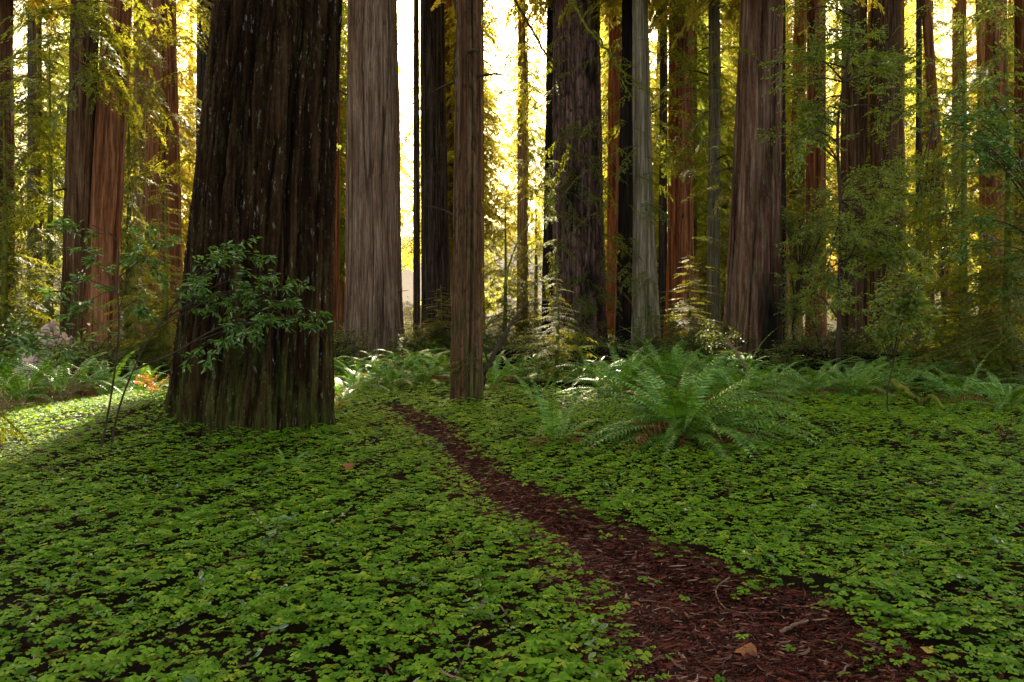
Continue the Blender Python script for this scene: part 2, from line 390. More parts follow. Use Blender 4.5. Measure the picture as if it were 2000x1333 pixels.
def leaflets(hi):
    """three heart-shaped leaflets folded along the midrib"""
    if hi: side = [(.28, .26, -.05), (.55, .52, -.12), (.80, .54, -.14), (.98, .34, -.10), (.97, .14, -.03)]
    else: side = [(.50, .50, -.10), (.96, .36, -.10)]
    n = len(side); V = [[0, 0, 0]]; F = []
    for k in range(3):
        a = k * 2.0944; c, s_ = math.cos(a), math.sin(a); o = len(V)
        for (x, y, z) in [(.84, 0, .02)] + side + [(x, -y, z) for x, y, z in side]: V.append([x * c - y * s_, x * s_ + y * c, z])
        L = [o + 1 + i for i in range(n)]; R = [o + 1 + n + i for i in range(n)]
        for S_, flip in ((L, 0), (R, 1)):
            ring = S_ + [o]
            for i in range(len(ring) - 1): F.append([0, ring[i], ring[i + 1]] if not flip else [0, ring[i + 1], ring[i]])
    return np.array(V, float), np.array(F)

def build_sorrel():
    r = rng(5); g = Geo()
    def patch(y0, y1, sp, hi, szm):
        ys = np.arange(y0, y1, sp); X = []; Y = []
        xm = 0.72 * y1 + 1.6
        xs = np.arange(-xm, xm, sp)
        gx, gy = np.meshgrid(xs, ys); gx = gx + (r.random(gx.shape) - .5) * sp * 1.25; gy = gy + (r.random(gx.shape) - .5) * sp * 1.25
        x, y = gx.ravel(), gy.ravel()
        k = np.abs(x) < 0.72 * y + 1.6
        x, y = x[k], y[k]
        d = path_in(x, y) + 0.07 * noise1(x, y, 0.5, 31) + 0.05 * noise1(x, y, 0.17, 32)
        p = 0.95 + 0 * x
        p = p * np.where(d > 0.10, 0.012, np.where(d > -0.02, 0.16, np.where(d > -0.20, 0.62, 1.0)))
        nz = noise1(x, y, 0.75, 33) + 0.7 * noise1(x, y, 0.28, 34)
        p = p * np.where(nz < -1.0, 0.30, np.where(nz < -0.7, 0.6, 1.0))
        # clear under the trunks and the big fern heart
        for (tx, ty, tr) in ((-3.2, 9.7, 0.85), (-1.25, 14.3, 0.26)):
            p = np.where((x - tx) ** 2 + (y - ty) ** 2 < tr * tr, 0, p)
        p = np.where((x - 2.02) ** 2 + (y - 9.2) ** 2 < 0.55, p * 0.35, p)
        k = r.random(len(x)) < p
        x, y = x[k], y[k]; n = len(x)
        z = H(x, y) + 0.065 + 0.03 * noise1(x, y, 0.4, 35) + 0.085 * r.random(n) ** .8
        pm = path_in(x, y) > 0.05
        z = np.where(pm, H(x, y) + 0.03 + 0.03 * r.random(n), z)
        s = szm * (0.0185 + 0.021 * r.random(n) ** 1.5) * (1 + 0.15 * noise1(x, y, 1.3, 36))
        a = r.random(n) * 6.283; tx = r.normal(0, 0.17, n) + 0.05; ty = r.normal(0, 0.17, n)
        LV, LF = leaflets(hi)
        ca, sa = np.cos(a), np.sin(a)
        vx = LV[None, :, 0] * ca[:, None] - LV[None, :, 1] * sa[:, None]
        vy = LV[None, :, 0] * sa[:, None] + LV[None, :, 1] * ca[:, None]
        vz = LV[None, :, 2] * (0.6 + 1.6 * r.random(n))[:, None] + vx * ty[:, None] - vy * tx[:, None]
        V = np.stack([x[:, None] + s[:, None] * vx, y[:, None] + s[:, None] * vy, z[:, None] + s[:, None] * vz], -1)
        F = LF[None] + np.arange(n)[:, None, None] * len(LV)
        g.add(V.reshape(-1, 3), F.reshape(-1, LF.shape[1]))
    patch(1.9, 6.0, 0.034, True, 0.92)
    patch(6.0, 8.0, 0.037, False, 0.95)
    patch(8.0, 12.0, 0.042, False, 1.0)
    patch(12.0, 21.0, 0.075, False, 1.45)
    # odd broad-leaved sprigs growing up through the sorrel
    k = 420; y = 2.4 + 11 * r.random(k) ** 1.2; x = (r.random(k) * 2 - 1) * (0.68 * y + .5); ok = path_in(x, y) < -.12; x, y = x[ok], y[ok]; k = len(x)
    m = 6; a = r.random(k)[:, None] * 6.28 + np.arange(m) * 1.05 + r.normal(0, .2, (k, m))
    C = np.stack([np.repeat(x, m), np.repeat(y, m), np.repeat(H(x, y) + .11 + .05 * r.random(k), m)], -1) + r.normal(0, .012, (k * m, 3))
    leaves_geo(g, C, np.stack([np.cos(a).ravel(), np.sin(a).ravel(), np.full(k * m, .5)], -1), np.repeat(.025 + .04 * r.random(k) ** 2, m), r, .5, 1)
    tag(g.build('wood_sorrel', [MT['sorrel'], MT['sapleaf']]), 'low carpet of green three-leaved wood sorrel covering the forest floor', 'ground cover', kind='stuff')

# ------------------------------------------------------------------ ferns
def frond_geo(L=1.0, nP=34, W=0.10, e0=1.1, e1=-0.4, pw=1.2, seed=0, side=0.1, ragged=0.0, g=None, xf=None, mi=0, stalk=0.10, pw2=0.0092, curl=0.0):
    r = rng(seed)
    n = 14; s = np.linspace(0, 1, n)
    ang = e0 + (e1 - e0) * s ** pw
    dx = np.cos(ang) * L / (n - 1); dz = np.sin(ang) * L / (n - 1)
    x = np.concatenate([[0], np.cumsum(dx)[:-1]]); z = np.concatenate([[0], np.cumsum(dz)[:-1]])
    y = side * L * s ** 2
    C = np.stack([x, y, z], -1)
    T = np.gradient(C, axis=0); T /= np.linalg.norm(T, axis=1, keepdims=True)
    S = np.stack([-T[:, 1], T[:, 0], 0 * s], -1); S /= np.linalg.norm(S, axis=1, keepdims=True)
    U = np.cross(S, T) * -1.0
    U = np.where(U[:, 2:3] < 0, -U, U)
    sp = stalk + (1 - stalk) * (np.arange(nP) + 0.5) / nP
    f = lambda A: np.stack([np.interp(sp, s, A[:, k]) for k in range(3)], -1)
    c, t, sd, u = f(C), f(T), f(S), f(U)
    q = (sp - stalk) / (1 - stalk)
    prof = np.clip(q / 0.16, 0.35, 1) ** 0.8 * np.clip((1 - q) / 0.62, 0.05, 1) ** 0.85
    V = []; F = []
    k = 0
    VV = []; 
    for sg in (-1, 1):
        ln = W * prof * (1 + r.normal(0, 0.06 + 0.3 * ragged, nP)); ln = np.clip(ln, 0.004, None)
        keep = r.random(nP) > ragged * 0.5
        fw = 0.22 + 0.25 * q
        d = sg * sd * np.cos(fw)[:, None] + t * np.sin(fw)[:, None]
        dr = (-0.12 - 0.25 * r.random(nP) - ragged * 1.2 * r.random(nP) - curl)[:, None]
        wd = pw2 * (0.6 + 0.5 * prof)[:, None] * t * L
        b0 = c - wd * .8; b1 = c + wd * .8
        m0 = c + d * (ln * .55)[:, None] + u * (ln[:, None] * .06) - wd; m1 = m0 + 2 * wd * 0.95
        tp = c + d * ln[:, None] + u * ln[:, None] * dr + t * ln[:, None] * 0.12
        P5 = np.stack([b0, b1, m0, m1, tp], 1)[keep]
        VV.append(P5)
    P5 = np.concatenate(VV); m = len(P5)
    V = P5.reshape(-1, 3)
    tri = np.array([[0, 1, 3], [0, 3, 2], [2, 3, 4]])
    F = (tri[None] + np.arange(m)[:, None, None] * 5).reshape(-1, 3)
    tv, tf = tube(C, np.linspace(0.0045, 0.0012, n) * L ** 0.5, 3)
    own = g is None
    if own: g = Geo()
    X = xf if xf is not None else (lambda v: v)
    g.add(X(V), F, mi); g.add(X(tv), tf, mi if mi else 1 if own else mi)
    return g

FR = {}
def frond_meshes():
    k = 0
    specs = [(1.25, -0.25, 1.1), (1.15, -0.6, 1.0), (0.95, -0.75, 0.9), (0.70, -0.75, 0.9), (0.45, -0.85, 0.9), (1.35, 0.35, 1.4)]
    for i, (e0, e1, pw) in enumerate(specs):
        for v in range(2):
            FR[(i, v)] = frond_geo(1.0, 33, 0.082, e0, e1, pw, seed=100 + k, side=(0.12 if v else -0.14)).mesh('frond', [MT['fern'], MT['rachis']]); k += 1
    for v in range(3):
        FR[('dead', v)] = frond_geo(1.0, 34, 0.075, 1.1 - .22 * v, -1.3, 0.85, seed=300 + v, side=0.1 * (v - 1), ragged=0.5, curl=0.5).mesh('dead_frond', [MT['fern_dead'], MT['fern_dead']])

def fern(x, y, R, nf, label, seed=0, dead=4, parts=True, up=0.5, group='sword ferns growing on the forest floor', sx=1.0):
    r = rng(seed)
    root = empty('sword_fern', (x, y, float(H(x, y)) + 0.02))
    tag(root, label, 'fern', group)
    for i in range(nf):
        q = (i + .5) / nf
        az = i * 2.39996 + r.normal(0, .25)
        ring = q + r.normal(0, .08) + (0.5 - up) * 0.6
        k = int(np.clip(ring * 5.0, 0, 4)) if ring > -0.05 else 5
        o = link('frond', FR[(k, int(r.integers(2)))], root, (0.07 * math.cos(az), 0.07 * math.sin(az), 0.03 * r.random()),
                 (r.normal(0, .10), r.normal(0, .10), az), R * (0.82 + 0.34 * r.random()))
    for i in range(dead):
        az = r.random() * 6.283
        link('dead_frond', FR[('dead', i % 3)], root, (0.05 * math.cos(az), 0.05 * math.sin(az), 0.02), (r.normal(0, .12), 0.1, az), R * (0.62 + 0.42 * r.random()))
    return root

FM = []
def fern_simple_meshes():
    """whole ferns in one mesh, for those too small in the picture to show their fronds"""
    for v in range(4):
        r = rng(400 + v); g = Geo(); nf = 24
        for i in range(nf):
            q = (i + .5) / nf; az = i * 2.4 + r.normal(0, .2); sc_ = 0.8 + .35 * r.random()
            c, s = math.cos(az), math.sin(az)
            M = np.array([[c, s, 0], [-s, c, 0], [0, 0, 1.0]]) * sc_
            frond_geo(1.0, 20, 0.115, 1.25 - 0.75 * q, -0.3 - .4 * q, 1.0, seed=500 + v * 50 + i, side=r.normal(0, .12), g=g, xf=lambda a, M=M: a @ M, pw2=0.024)
        for i in range(3):
            az = r.random() * 6.28; c, s = math.cos(az), math.sin(az); M = np.array([[c, s, 0], [-s, c, 0], [0, 0, 1.0]]) * .8
            frond_geo(1.0, 16, 0.07, 0.5, -1.1, .8, seed=700 + i, ragged=.4, g=g, xf=lambda a, M=M: a @ M, mi=1, pw2=0.02)
        FM.append(g.mesh('sword_fern', [MT['fern'], MT['fern_dead']]))

# ------------------------------------------------------------------ conifer foliage
def spray(seed, L=1.0, ntw=16, nn=9, tw=0.34, nl=0.05, nw=0.012, flat=0.06):
    """one bough pointing +X with flat side twigs of needles: tris"""
    r = rng(seed); A = []; B = []
    V = []; 
    xs = np.linspace(0.12, 1.0, ntw) * L
    for i, x0 in enumerate(xs):
        sg = 1 if i % 2 else -1
        q = x0 / L
        ln = tw * L * (1.0 - 0.72 * q) * r.uniform(.7, 1.15) * min(1, 0.45 + q * 2)
        a = sg * r.uniform(.75, 1.15) if i < ntw - 1 else 0.0
        d = np.array([math.cos(a), math.sin(a), -0.18 + r.normal(0, .10)])
        o = np.array([x0, 0, 0])
        s = np.linspace(0.08, 1, nn)
        c = o + s[:, None] * ln * d + np.stack([0 * s, 0 * s, -0.18 * ln * s ** 2 + r.normal(0, flat * .2, nn)], -1)
        for sd in (-1, 1):
            b = a + sd * r.uniform(.7, 1.0, nn)
            nd = np.stack([np.cos(b), np.sin(b), r.normal(-.1, .25, nn)], -1)
            pr = nl * (1 - 0.5 * s) * r.uniform(.7, 1.2, nn)
            per = np.stack([-np.sin(b), np.cos(b), r.normal(0, .4, nn)], -1)
            V.append(np.stack([c - per * nw, c + per * nw, c + nd * pr[:, None]], 1))
    T = np.concatenate(V)
    return T     # (n,3,3)

SPR = {}
def get_spray(key, **kw):
    if key not in SPR: SPR[key] = [spray(900 + i, **kw) for i in range(4)]
    return SPR[key]

def bend(T, k): 
    T = T.copy(); T[..., 2] -= k * T[..., 0] ** 2; return T

def add_boughs(g, specs, key, rs, wood=1, **kw):
    """specs: rows (x, y, z, azimuth, length, pitch, droop)"""
    S = get_spray(key, **kw)
    for (x, y, z, az, L, pit, dr) in specs:
        T = S[rs.integers(4)]
        T = T * L; T = T.copy(); T[..., 2] += T[..., 0] * math.tan(pit) - dr * T[..., 0] ** 2 / max(L, .1)
        rr = rs.normal(0, .25)
        yy = T[..., 1] * math.cos(rr); T[..., 2] += T[..., 1] * math.sin(rr); T[..., 1] = yy
        c, s = math.cos(az), math.sin(az)
        X = T[..., 0] * c - T[..., 1] * s + x; Y = T[..., 0] * s + T[..., 1] * c + y; Z = T[..., 2] + z
        V = np.stack([X, Y, Z], -1).reshape(-1, 3)
        g.add(V, np.arange(len(V)).reshape(-1, 3), 0)
        if wood is not None:
            t = np.linspace(0, 0.96, 5) * L
            zz = z + t * math.tan(pit) - dr * t ** 2 / max(L, .1)
            C = np.stack([x + t * c, y + t * s, zz], -1)
            tv, tf = tube(C, np.linspace(0.010, 0.003, 5) * (0.6 + L * .4), 3); g.add(tv, tf, wood)

def crown_mesh(seed, h, z0, rad, nb, key, mat, top=True, name='crown', dens=1.0, **kw):
    r = rng(seed); g = Geo(); sp = []
    for i in range(nb):
        q = (i + r.random()) / nb
        z = z0 + (h - z0) * q
        R = rad * ((1 - q) ** 0.7 * 0.9 + 0.12) * r.uniform(.55, 1.15)
        az = i * 2.39996 + r.normal(0, .4)
        n = max(1, int(R / 1.1 + .5))
        # bough made of sprays along a drooping line
        for j in range(n):
            f = j / n
            xx = R * f; a2 = az + r.normal(0, .10)
            zz = z + 0.12 * xx - 0.16 * xx ** 2 / max(R, 1) * 2
            for sd in ([0] if j == n - 1 else [-0.75, 0.6, 0.1]):
                sp.append((xx * math.cos(a2), xx * math.sin(a2), zz + r.normal(0, .12), a2 + sd + r.normal(0, .2), min(R, 1.9) * r.uniform(.6, 1.0), r.normal(-.02, .2), r.uniform(.15, .5)))
    add_boughs(g, sp, key, r, 1, **kw)
    return g.mesh(name, [mat, MT['twig']])

# ------------------------------------------------------------------ trunks
def trunk_geo(r0, rb, r1, z1, Ht, lean, nth, nz, amp, seed, hf=1.1, crack=0.5, lobes=0.06, twist=0.3, plate=0.0):
    """redwood trunk with furrowed bark; r0 at the soil, rb above the flare, r1 at height z1"""
    r = rng(seed)
    zs = np.concatenate([np.linspace(-0.4, z1 * 1.15, nz), np.linspace(z1 * 1.15, Ht, 14)[1:]])
    m = len(zs)
    rr = np.where(zs < z1, rb + (r1 - rb) * zs / z1, np.maximum(r1 * (1 - (zs - z1) / (Ht - z1) * 0.9), 0.04))
    rr = rr + (r0 - rb) * np.exp(-np.maximum(zs, -0.1) / hf)
    cell_t = 2 * math.pi * rb / nth; cell_z = z1 * 1.15 / nz
    n1 = fnoise(m, nth, 1.1 / cell_z, 0.040 * crack / 0.5 / cell_t, r)
    n2 = fnoise(m, nth, 3.0 / cell_z, 0.10 / cell_t, r)
    n3 = fnoise(m, nth, 2.5 / cell_z, max(nth / 14.0, 1), r)
    n5 = fnoise(m, nth, 0.35 / cell_z, max(0.018 / cell_t, .5), r)
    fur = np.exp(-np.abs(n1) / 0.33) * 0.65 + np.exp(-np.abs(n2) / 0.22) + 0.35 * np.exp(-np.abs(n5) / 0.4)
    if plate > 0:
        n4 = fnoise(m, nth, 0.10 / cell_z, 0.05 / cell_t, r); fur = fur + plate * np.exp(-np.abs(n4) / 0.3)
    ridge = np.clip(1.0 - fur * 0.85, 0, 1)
    # let the grain wander and spiral a little
    wv = np.cumsum(r.normal(0, 1, m)); wv = np.convolve(wv, np.ones(15) / 15, 'same')
    sh = (np.linspace(0, twist, m) * nth / 6.283 + wv * 0.25).astype(int)
    for i in range(m):
        fur[i] = np.roll(fur[i], sh[i]); ridge[i] = np.roll(ridge[i], sh[i])
    th = np.arange(nth) / nth * 2 * math.pi
    fl = np.exp(-np.maximum(zs, 0) / (hf * 1.6))[:, None]
    ph = r.uniform(0, 6.28, 4)
    lob = sum(np.sin(k * th + p) / (k ** .5) for k, p in zip((3, 5, 7, 11), ph))[None] * rb * lobes * (0.35 + 1.6 * fl)
    R = rr[:, None] + lob + n3 * rb * 0.018 + amp * 1.25 * (0.6 - fur) + r.normal(0, amp * 0.06, (m, nth))
    R = np.maximum(R, 0.02)
    cx = lean[0] * zs / z1; cy = lean[1] * zs / z1
    V = np.stack([cx[:, None] + R * np.cos(th), cy[:, None] + R * np.sin(th), np.repeat(zs[:, None], nth, 1)], -1).reshape(-1, 3)
    i = np.arange(m - 1)[:, None] * nth; j = np.arange(nth)[None, :]; j2 = (j + 1) % nth
    q = np.stack([i + j, i + j2, i + nth + j2, i + nth + j], -1).reshape(-1, 4)
    return V, q, ridge.ravel()

HEROES = []   # (px at mid, short name, D)
CR = {}
def crowns():
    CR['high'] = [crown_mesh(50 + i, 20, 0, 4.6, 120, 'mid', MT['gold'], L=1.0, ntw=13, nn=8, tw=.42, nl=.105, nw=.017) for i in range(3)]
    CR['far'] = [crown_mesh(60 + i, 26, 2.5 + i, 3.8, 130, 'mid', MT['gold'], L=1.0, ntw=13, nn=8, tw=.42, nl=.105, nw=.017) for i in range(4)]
    CR['low'] = [crown_mesh(70 + i, 12, 0.6, 2.4, 95, 'fine', MT['needle'], L=1.0, ntw=14, nn=9, tw=.40, nl=.07, nw=.013) for i in range(3)]

def hero(key, label, short, tl, tr, bl, br, D, bark, nth=150, nz=130, amp=0.035, dy=0, crown=True, hf=1.1, lobes=.06, Ht=None, cz=None, **kw):
    x = ((bl + br) / 2 - 1000) * D / FPX
    z1 = EYE + HOR * D / FPX
    xt = ((tl + tr) / 2 - 1000) * D / FPX
    r0 = (br - bl) / 2 * D / FPX; r1 = (tr - tl) / 2 * D / FPX
    rb = r1 + (r0 - r1) * 0.55
    Ht = Ht or (34 + (sum(map(ord, key)) % 9))
    hz = float(H(x, D))
    root = empty(kw.pop('name', 'redwood_tree'), (x, D, hz)); tag(root, label, 'tree', kw.pop('group', None))
    V, q, rd = trunk_geo(r0, rb, r1, z1 - hz, Ht, (xt - x, dy), nth, nz, amp, sum(map(ord, key)), hf, lobes=lobes, **kw)
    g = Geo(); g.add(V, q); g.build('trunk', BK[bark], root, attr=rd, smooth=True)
    if crown:
        k = sum(map(ord, key)) % 3
        cz = cz or z1 + .6
        c = link('crown', CR['high'][k], root, ((xt - x) * Ht / z1 * .7, 0, cz), (0, 0, k * 2.1), (1, 1, (Ht - cz + 3) / 20))
    HEROES.append(((tl + tr + bl + br) / 4, short, D))
    return root

def boughs_on(root, D, specs, seed, key='fine', mat='needle', **kw):
    """specs (px, py, azimuth_deg, length, pitch, droop) hung at photo places around the tree's own distance"""
    r = rng(seed); rows = []
    rl = root.location
    for (px, py, az, L, pit, dr) in specs:
        p = P(px, py, D); rows.append((p[0] - rl.x, p[1] - rl.y, p[2] - rl.z, math.radians(az), L, pit, dr))
    g = Geo(); add_boughs(g, rows, key, r, 1, **kw)
    return g.build('bough', [MT[mat], MT['twig']], root)

# ------------------------------------------------------------------ broadleaf foliage
def leaves_geo(g, C, D_, size, r, wid=0.36, mi=0, fold=0.15, droop=0.3):
    """C centres of attachment, D_ directions, size lengths -> leaf of 4 tris"""
    n = len(C)
    d = D_ + r.normal(0, .35, (n, 3)); d[:, 2] -= droop; d /= np.linalg.norm(d, axis=1, keepdims=True)
    up = np.array([0, 0, 1.0]) + r.normal(0, .45, (n, 3))
    s = np.cross(d, up); s /= np.linalg.norm(s, axis=1, keepdims=True)
    u = np.cross(s, d)
    L = size[:, None]
    a = C; b = C + d * L * .38 + s * L * wid * .5 + u * L * fold * .4; c = C + d * L * .75 + s * L * wid * .36 + u * L * fold * .2
    t = C + d * L - u * L * .06; c2 = C + d * L * .75 - s * L * wid * .36 + u * L * fold * .2; b2 = C + d * L * .38 - s * L * wid * .5 + u * L * fold * .4
    m = C + d * L * .5 - u * L * .02
    V = np.stack([a, b, c, t, c2, b2], 1).reshape(-1, 3)
    F = (np.array([[0, 3, 2, 1], [0, 5, 4, 3]])[None] + np.arange(n)[:, None, None] * 6).reshape(-1, 4)
    g.add(V, F, mi)

def twiggy(gw, gl, p0, d0, L, rad, depth, r, leaf, spacing=0.05, wid=.36, spread=.7, minleaf=0):
    """recursive twig with leaves on the last orders"""
    n = 7; pts = [np.array(p0, float)]; d = np.array(d0, float); d /= np.linalg.norm(d)
    for i in range(n - 1):
        d = d + r.normal(0, .13, 3); d[2] -= 0.02; d /= np.linalg.norm(d); pts.append(pts[-1] + d * L / (n - 1))
    pts = np.array(pts)
    tv, tf = tube(pts, np.linspace(rad, rad * .45, n), 4 if depth else 3); gw.add(tv, tf)
    T = np.gradient(pts, axis=0); T /= np.linalg.norm(T, axis=1, keepdims=True)
    if depth > 0:
        k = int(r.integers(4, 7))
        for i in range(k):
            f = r.uniform(.25, 1.0); j = min(int(f * (n - 1)), n - 1)
            dd = T[j] + r.normal(0, spread, 3) * np.array([1, 1, .6])
            twiggy(gw, gl, pts[j], dd, L * r.uniform(.35, .6), rad * .55, depth - 1, r, leaf, spacing, wid, spread)
    if depth <= 1:
        m = max(3, int(L / spacing)); f = np.linspace(.2, 1, m) * (n - 1)
        C = np.stack([np.interp(f, np.arange(n), pts[:, k]) for k in range(3)], -1)
        TT = np.stack([np.interp(f, np.arange(n), T[:, k]) for k in range(3)], -1)
        sd = np.cross(TT, [0, 0, 1.0]); sd /= np.linalg.norm(sd, axis=1, keepdims=True) + 1e-6
        sg = np.where(np.arange(m) % 2, 1, -1)[:, None]
        leaves_geo(gl, C, TT * .7 + sd * sg, leaf * r.uniform(.65, 1.15, m), r, wid)

def broadleaf_tree(name, label, cat, x, y, stem_px, limbs, leafmat, leaf=0.075, seed=0, rad=0.05, depth=2, group=None, spacing=.05, wid=.36, stemmat='twig'):
    """stem_px list of world points; limbs (start fraction, target point, length factor)"""
    r = rng(seed); z = float(H(x, y))
    root = empty(name, (x, y, z)); tag(root, label, cat, group)
    o = np.array([x, y, z]); gw, gl = Geo(), Geo()
    stems = []
    for st in stem_px:
        c = smooth_line([np.array(p) - o for p in st], 24); stems.append(c)
        tv, tf = tube(c, np.linspace(rad, rad * .3, 24), 7); gw.add(tv, tf)
    for (si, f, tgt, L) in limbs:
        c = stems[si]; a = c[int(f * 23)]; b = np.array(tgt) - o
        mid = (a + b) / 2 + np.array([0, 0, .10 * np.linalg.norm(b - a)]) + r.normal(0, .04, 3)
        ln = smooth_line([a, mid, b], 10); tv, tf = tube(ln, np.linspace(rad * .45, rad * .15, 10), 5); gw.add(tv, tf)
        for k in (3, 5, 6, 7, 8, 9):
            dd = ln[min(k + 1, 9)] - ln[k - 1] ; dd = dd / np.linalg.norm(dd) + r.normal(0, .75, 3) * [1, 1, .6]
            twiggy(gw, gl, ln[k], dd, L * r.uniform(.6, 1.1), rad * .11, depth - 1, r, leaf, spacing, wid)
    gw.build('stem', MT[stemmat], root, smooth=True)
    gl.build('foliage', MT[leafmat], root)
    return root

#=BUILD=
build_ground(); build_litter(); build_sorrel()
frond_meshes(); fern_simple_meshes(); crowns()
exec_order = 1

# ------------------------------------------------------------------ the trees the photo shows one by one
T = {}
T['near'] = hero('near', 'massive dark mossy redwood trunk nearest the camera, left of the path', 'the massive near redwood', 440, 655, 341, 635, 9.7, 'near', 520, 300, 0.080, hf=1.1, lobes=.065, twist=.15, crack=.7, cz=19)
T['pink'] = hero('pink', 'broad pinkish grey redwood trunk with straight furrows, just right of the massive dark one', 'the broad pinkish redwood', 683, 773, 672, 790, 31, 'pink', 240, 170, 0.05, hf=1.3, cz=25)
T['small'] = hero('small', 'slim young redwood with rough brown bark standing alone beside the bend of the path', 'the slim redwood by the path', 893, 937, 880, 940, 13.7, 'brown', 170, 240, 0.028, hf=1.8, Ht=30, cz=19, plate=.6, crack=.35)
T['grey'] = hero('grey', 'charcoal grey redwood trunk between the broad pinkish one and the slim brown one', 'the charcoal grey redwood', 822, 866, 820, 884, 42, 'dark', 170, 130, 0.045, cz=27)
T['twin'] = hero('twin', 'fused double redwood trunk with reddish bark at the left of the picture', 'the fused double redwood', 143, 190, 118, 172, 22, 'brown', 170, 150, 0.035, cz=21)
V_, q_, rd_ = trunk_geo(26 * 22 / FPX + .1, .42, .36, 9.8, 30, (0.55, .05), 150, 150, 0.035, 77)
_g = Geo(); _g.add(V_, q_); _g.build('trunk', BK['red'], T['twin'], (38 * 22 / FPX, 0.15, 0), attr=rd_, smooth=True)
T['lred'] = hero('lred', 'reddish redwood trunk between the fused double trunk and the massive dark one', 'the reddish redwood left of centre', 286, 340, 278, 360, 28, 'red', 150, 130, 0.035, cz=22)
T['ledge'] = hero('ledge', 'redwood trunk cut by the left edge of the picture', 'the left edge redwood', -32, 22, -36, 28, 30, 'brown', 120, 120, 0.035)
T['ldark'] = hero('ldark', 'dark straight trunk half hidden behind the left side of the massive near redwood', 'the half hidden trunk', 386, 416, 380, 420, 40, 'dark', 110, 100, 0.03)
T['lmoss'] = hero('lmoss', 'slender mossy trunk in bright foliage between left edge redwood and fused double redwood', 'the slender mossy trunk', 55, 70, 53, 76, 44, 'slim', 60, 80, 0.02)
T['behind'] = hero('behind', 'rust coloured redwood just behind the right side of the massive near redwood', 'the rust coloured redwood', 634, 664, 622, 664, 40, 'red', 130, 120, 0.035, cz=30)
T['thin1'] = hero('thin1', 'thin dark straight trunk in the gap left of the charcoal grey redwood', 'the thin dark trunk', 808, 818, 806, 822, 36, 'dark', 50, 80, 0.012, Ht=36, cz=30)
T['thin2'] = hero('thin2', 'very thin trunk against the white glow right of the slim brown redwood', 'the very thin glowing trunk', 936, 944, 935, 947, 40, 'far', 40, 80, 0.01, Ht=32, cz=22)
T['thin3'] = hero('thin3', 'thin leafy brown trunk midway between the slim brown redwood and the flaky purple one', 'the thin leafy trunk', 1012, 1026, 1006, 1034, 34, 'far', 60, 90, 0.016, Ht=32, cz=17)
T['purple'] = hero('purple', 'broad flaky purplish redwood trunk with sprays of needles over its lower half', 'the flaky purplish redwood', 1082, 1170, 1072, 1190, 30, 'purple', 240, 190, 0.06, plate=1.0, crack=.7)
T['purpledark'] = hero('purpledark', 'blackened redwood trunk pressed behind the left side of the flaky purplish one', 'the blackened left trunk', 1070, 1106, 1056, 1100, 31.5, 'char', 120, 110, 0.035)
T['redpair'] = hero('redpair', 'orange brown redwood trunk between the flaky purplish one and the charred one', 'the orange brown redwood', 1190, 1216, 1184, 1214, 44, 'red', 110, 110, 0.04)
T['burnt'] = hero('burnt', 'charred black redwood trunk touching the pale mossy one', 'the charred redwood', 1216, 1242, 1200, 1240, 29, 'char', 120, 110, 0.03)
T['pale'] = hero('pale', 'pale grey redwood trunk with a green mossy foot behind the big fern', 'the pale mossy redwood', 1236, 1264, 1232, 1292, 28, 'pale', 150, 150, 0.04, hf=2.2)
T['mid'] = hero('mid', 'red brown redwood trunk right of the pale mossy one, its foot in shade', 'the red brown redwood', 1310, 1350, 1298, 1362, 34, 'red', 150, 130, 0.045)
T['midthin'] = hero('midthin', 'dark narrow trunk squeezed between pale mossy redwood and red brown redwood', 'the dark narrow trunk', 1290, 1303, 1284, 1304, 42, 'dark', 60, 80, 0.02)
T['slim'] = hero('slim', 'slender pale grey trunk standing free left of the leaning dark redwood', 'the slender pale trunk', 1385, 1405, 1379, 1409, 27, 'slim', 90, 120, 0.012, Ht=28, cz=20)
T['right'] = hero('right', 'large redwood with black left side and reddish right side, right of centre', 'the large right redwood', 1450, 1527, 1410, 1526, 24.5, 'right', 240, 190, 0.045, hf=2.6)
T['rfar'] = hero('rfar', 'faint reddish far trunk seen between slender pale trunk and large right redwood', 'the faint far trunk', 1410, 1428, 1408, 1430, 62, 'far', 60, 60, 0.03)
T['r1'] = hero('r1', 'dark brown redwood behind leafy branches, first right of the large right redwood', 'the leafy dark redwood', 1578, 1610, 1572, 1614, 38, 'red', 110, 100, 0.035, cz=26)
T['r2'] = hero('r2', 'two-tone redwood trunk with a black left side behind the glossy leaved tree', 'the two-tone redwood', 1648, 1690, 1640, 1692, 34, 'brown', 120, 110, 0.035, cz=26)
T['r3'] = hero('r3', 'warm brown furrowed redwood beside the bright vertical gap at right', 'the warm brown redwood', 1704, 1756, 1700, 1768, 33, 'brown', 140, 120, 0.045, cz=26)
T['lean'] = hero('lean', 'leaning reddish trunk tilting left at its top in the right part', 'the leaning trunk', 1800, 1816, 1846, 1870, 31, 'red', 80, 100, 0.02, Ht=34, cz=26)
T['r4'] = hero('r4', 'thin brown trunk just left of the leaning trunk', 'the thin brown trunk', 1790, 1800, 1788, 1802, 42, 'dark', 50, 80, 0.015)
T['r5'] = hero('r5', 'rusty redwood trunk behind hanging golden boughs near the right edge', 'the rusty right redwood', 1928, 1964, 1915, 1968, 37, 'red', 120, 110, 0.04, cz=26)
T['r6'] = hero('r6', 'rusty trunk cut by the right edge of the picture', 'the right edge trunk', 1985, 2030, 1985, 2035, 30, 'red', 90, 100, 0.03, cz=26)
T['r7'] = hero('r7', 'orange trunk lit behind the foot of the leaning trunk', 'the orange lit trunk', 1862, 1886, 1858, 1890, 46, 'far', 80, 80, 0.03, cz=30)
